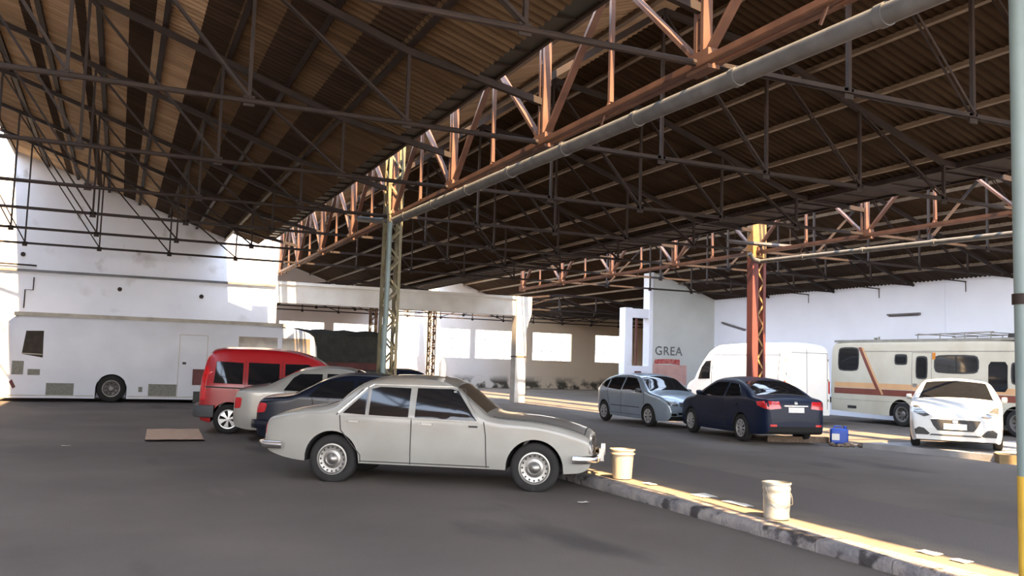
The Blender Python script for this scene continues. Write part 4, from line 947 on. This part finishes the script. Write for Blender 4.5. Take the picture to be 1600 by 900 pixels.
g = MB(); g.box(-3.42, -3.1, -.95, -.75, .62, .82); g.build('tow_coupling', 'black', rt)
g = MB(); g.box(-3.0, 4.1, -1.08, 1.08, 2.78, 2.86); g.build('roof_panel', 'rv_roof', rt)
g = MB()
for y in (-.85, .85):
    g.tube([(.35, y, 3.0), (3.2, y, 3.05)], .018, 8)
    for x in (.45, 1.3, 2.2, 3.1): g.tube([(x, y, 2.85), (x, y, 3.04)], .015, 6)
for x in (.45, 1.3, 2.2, 3.1): g.tube([(x, -.85, 3.03), (x, .85, 3.03)], .015, 6)
g.build('roof_rack', 'rv_roof', rt)
for x in (3.3, 4.0):
    g = MB(); g.prism([(x, 2.84), (x + .5, 2.84), (x + .46, 3.0 + .03 * x - .08), (x + .04, 3.0 + .03 * x - .08)], -.4, .3); g.build('roof_vent', 'black', rt)
g = MB(); g.tube([(-1.55, -.6, 2.85), (-1.55, -.6, 2.95)], .06, 10); g.tube([(-1.4, -.6, 2.85), (-1.4, -.6, 2.98)], .03, 8); g.build('vent_stack', 'rv_roof', rt)
for x in (0, 4.1):
    for y in (-.98, .98): wheel(rt, x, y, .40, .24, 'steel', .25)

# ------------------------------------------------------------------ small things
t_ = thing('bucket', 'tall cream plastic bucket standing on the kerb beside the ivory sedan', 'bucket', (6.48, 10.72, .123))
g = MB(); g.lathe([(.125, 0), (.13, .01), (.158, .39), (.163, .40), (.156, .40), (.125, .02), (.0, .02)], n=32, cap=False); g.build('bucket_body', 'bucket', t_)
g = MB(); g.lathe([(.160, .33), (.172, .335), (.172, .35), (.158, .355)], n=32, cap=False); g.lathe([(.164, .385), (.176, .39), (.176, .405), (.158, .407)], n=32, cap=False); g.build('rim', 'bucket', t_)
t_ = thing('tin_drum', 'battered pale metal drum standing on the kerb, nearer than the cream bucket', 'drum', (6.42, 7.5, .123))
g = MB(); pr = [(.128, 0), (.135, .008), (.133, .03), (.131, .06), (.137, .12), (.139, .2), (.143, .24), (.138, .25), (.141, .29), (.146, .31), (.141, .33), (.143, .365), (.137, .365), (.13, .02), (0, .02)]
g.lathe(pr, n=40, cap=False); g.v = [(a * (1 + .03 * noise.noise(Vector((a * 9, b * 9, c * 7)))), b * (1 + .03 * noise.noise(Vector((a * 9, b * 9, c * 7 + 5)))), c) for a, b, c in g.v]; g.build('drum_body', 'tin', t_, sharp=60)
g = MB(); g.lathe([(.143, .355), (.152, .36), (.152, .375), (.14, .378)], n=40, cap=False); g.build('rim', 'tin', t_)
g = MB(); g.tube([(-.147, 0, .33), (-.155, -.06, .22), (-.1, -.13, .16), (0, -.155, .14), (.1, -.13, .16), (.155, -.06, .22), (.147, 0, .33)], .004, 6); g.build('handle', 'dullchrome', t_)
t_ = thing('jerrycan', 'blue plastic jerrycan with a pale label beside the dark blue sedan', 'jerrycan', (15.72, 16.2, 0), math.radians(-38))
g = MB(); g.box(-.2, .2, -.14, .14, 0, .37)
o = g.build('can_body', 'blue_pl', t_); bv = o.modifiers.new('bevel', 'BEVEL'); bv.width = .045; bv.segments = 3
g = MB(); g.tube([(-.12, 0, .36), (-.1, 0, .42), (.04, 0, .42), (.06, 0, .36)], .018, 8); g.build('handle', 'blue_pl', t_)
g = MB(); g.lathe([(.04, .36), (.04, .42), (.03, .43)], (.14, 0, 0), n=16); g.build('cap', 'blue_pl', t_)
g = MB(); g.box(-.17, .0, -.146, -.139, .1, .25); g.build('paper_label', 'paper', t_)
g = MB(); rows = [[(x, y, .012 + .012 * noise.noise(Vector((x * 3, y * 3, 1))) + (.03 if j in (0,) else 0)) for x in [i * .2 * 1.06 / 1.0 - .52 for i in range(6)]] for j, y in enumerate([0, .35, .8, 1.4, 2.1, 2.95])]
rows = [[(x + .25 * (.0 if y < 1 else 0) + y * .04, y, z) for x, y, z in r] for r in rows]
g.grid(rows); g.grid([[(x, y, z - .01) for x, y, z in r] for r in rows], flip=True)
tag(g.build('cardboard_sheet', 'cardboard', loc=(1.07, 17.95, 0)), 'flattened tan cardboard sheet lying on the asphalt left of the cars', 'cardboard')
def scrap(x, y, z, sx, sy, label, grp=None, seed=0):
    g = MB(); rows = [[(i * sx / 3, j * sy / 3, .012 + .012 * noise.noise(Vector((i * 2.1, j * 1.7, seed)))) for i in range(4)] for j in range(4)]
    g.grid(rows); g.grid([[(a, b, c - .004) for a, b, c in r] for r in rows], flip=True)
    tag(g.build('paper_scrap', 'paper', loc=(x, y, z)), label, 'scrap')
scrap(6.55, 8.95, .11, .22, .28, 'crumpled white scrap on the sandy kerb between bucket and drum, upper one', seed=1)
scrap(6.60, 8.25, .11, .14, .42, 'long white scrap on the sandy kerb just behind the drum', seed=2)
scrap(6.50, 10.05, .115, .12, .2, 'small white scrap on the kerb beside the cream bucket', seed=3)
scrap(6.52, 5.62, .11, .12, .2, 'white scrap near the bottom right corner, the farther of two', seed=4)
scrap(6.52, 5.32, .11, .12, .15, 'white scrap near the bottom right corner, the nearer of two', seed=5)
scrap(5.2, 9.55, 0, .12, .08, 'small white scrap on the asphalt under the front wheel of the ivory sedan', seed=6)
scrap(-.8, 17.2, 0, .14, .1, 'pale scrap on the asphalt left of the cardboard', seed=7)
g = MB()
for i in range(16):
    a, b = random.uniform(-.38, .38), random.uniform(-.14, .14); r = random.uniform(.04, .1)
    n_ = 8; pr = [(r * .5, 0), (r, r * .35), (r * .75, r * .9), (.01, r * 1.1)]
    k = len(g.v); g.lathe(pr, (a, b, 0), 'z', n_)
    g.v[k:] = [(x + .03 * noise.noise(Vector((x * 20, y * 20, z * 20))), y + .03 * noise.noise(Vector((y * 20, z * 20, x * 20))), z) for x, y, z in g.v[k:]]
tag(g.build('rubble_heap', 'rubble', loc=(15.4, 15.55, 0)), 'small heap of brown rubble on the floor right of the blue jerrycan', 'rubble', kind='stuff').rotation_euler = (0, 0, math.radians(-35))
g = MB(); g.box(-.9, .9, -.28, .28, 0, .17)
o = g.build('wooden_block', 'wood', loc=(16.75, 11.75, 0)); o.rotation_euler = (0, 0, math.radians(-42))
tag(o, 'thick weathered wooden block in front of the concrete slab at the right edge', 'timber')
g = MB(); g.box(-.75, .75, -.08, .08, 0, .14)
o = g.build('timber_beam', 'rubble', loc=(14.95, 16.75, 0)); o.rotation_euler = (0, 0, math.radians(-20))
tag(o, 'long dark brown timber on the floor between the dark blue sedan and the jerrycan', 'timber')
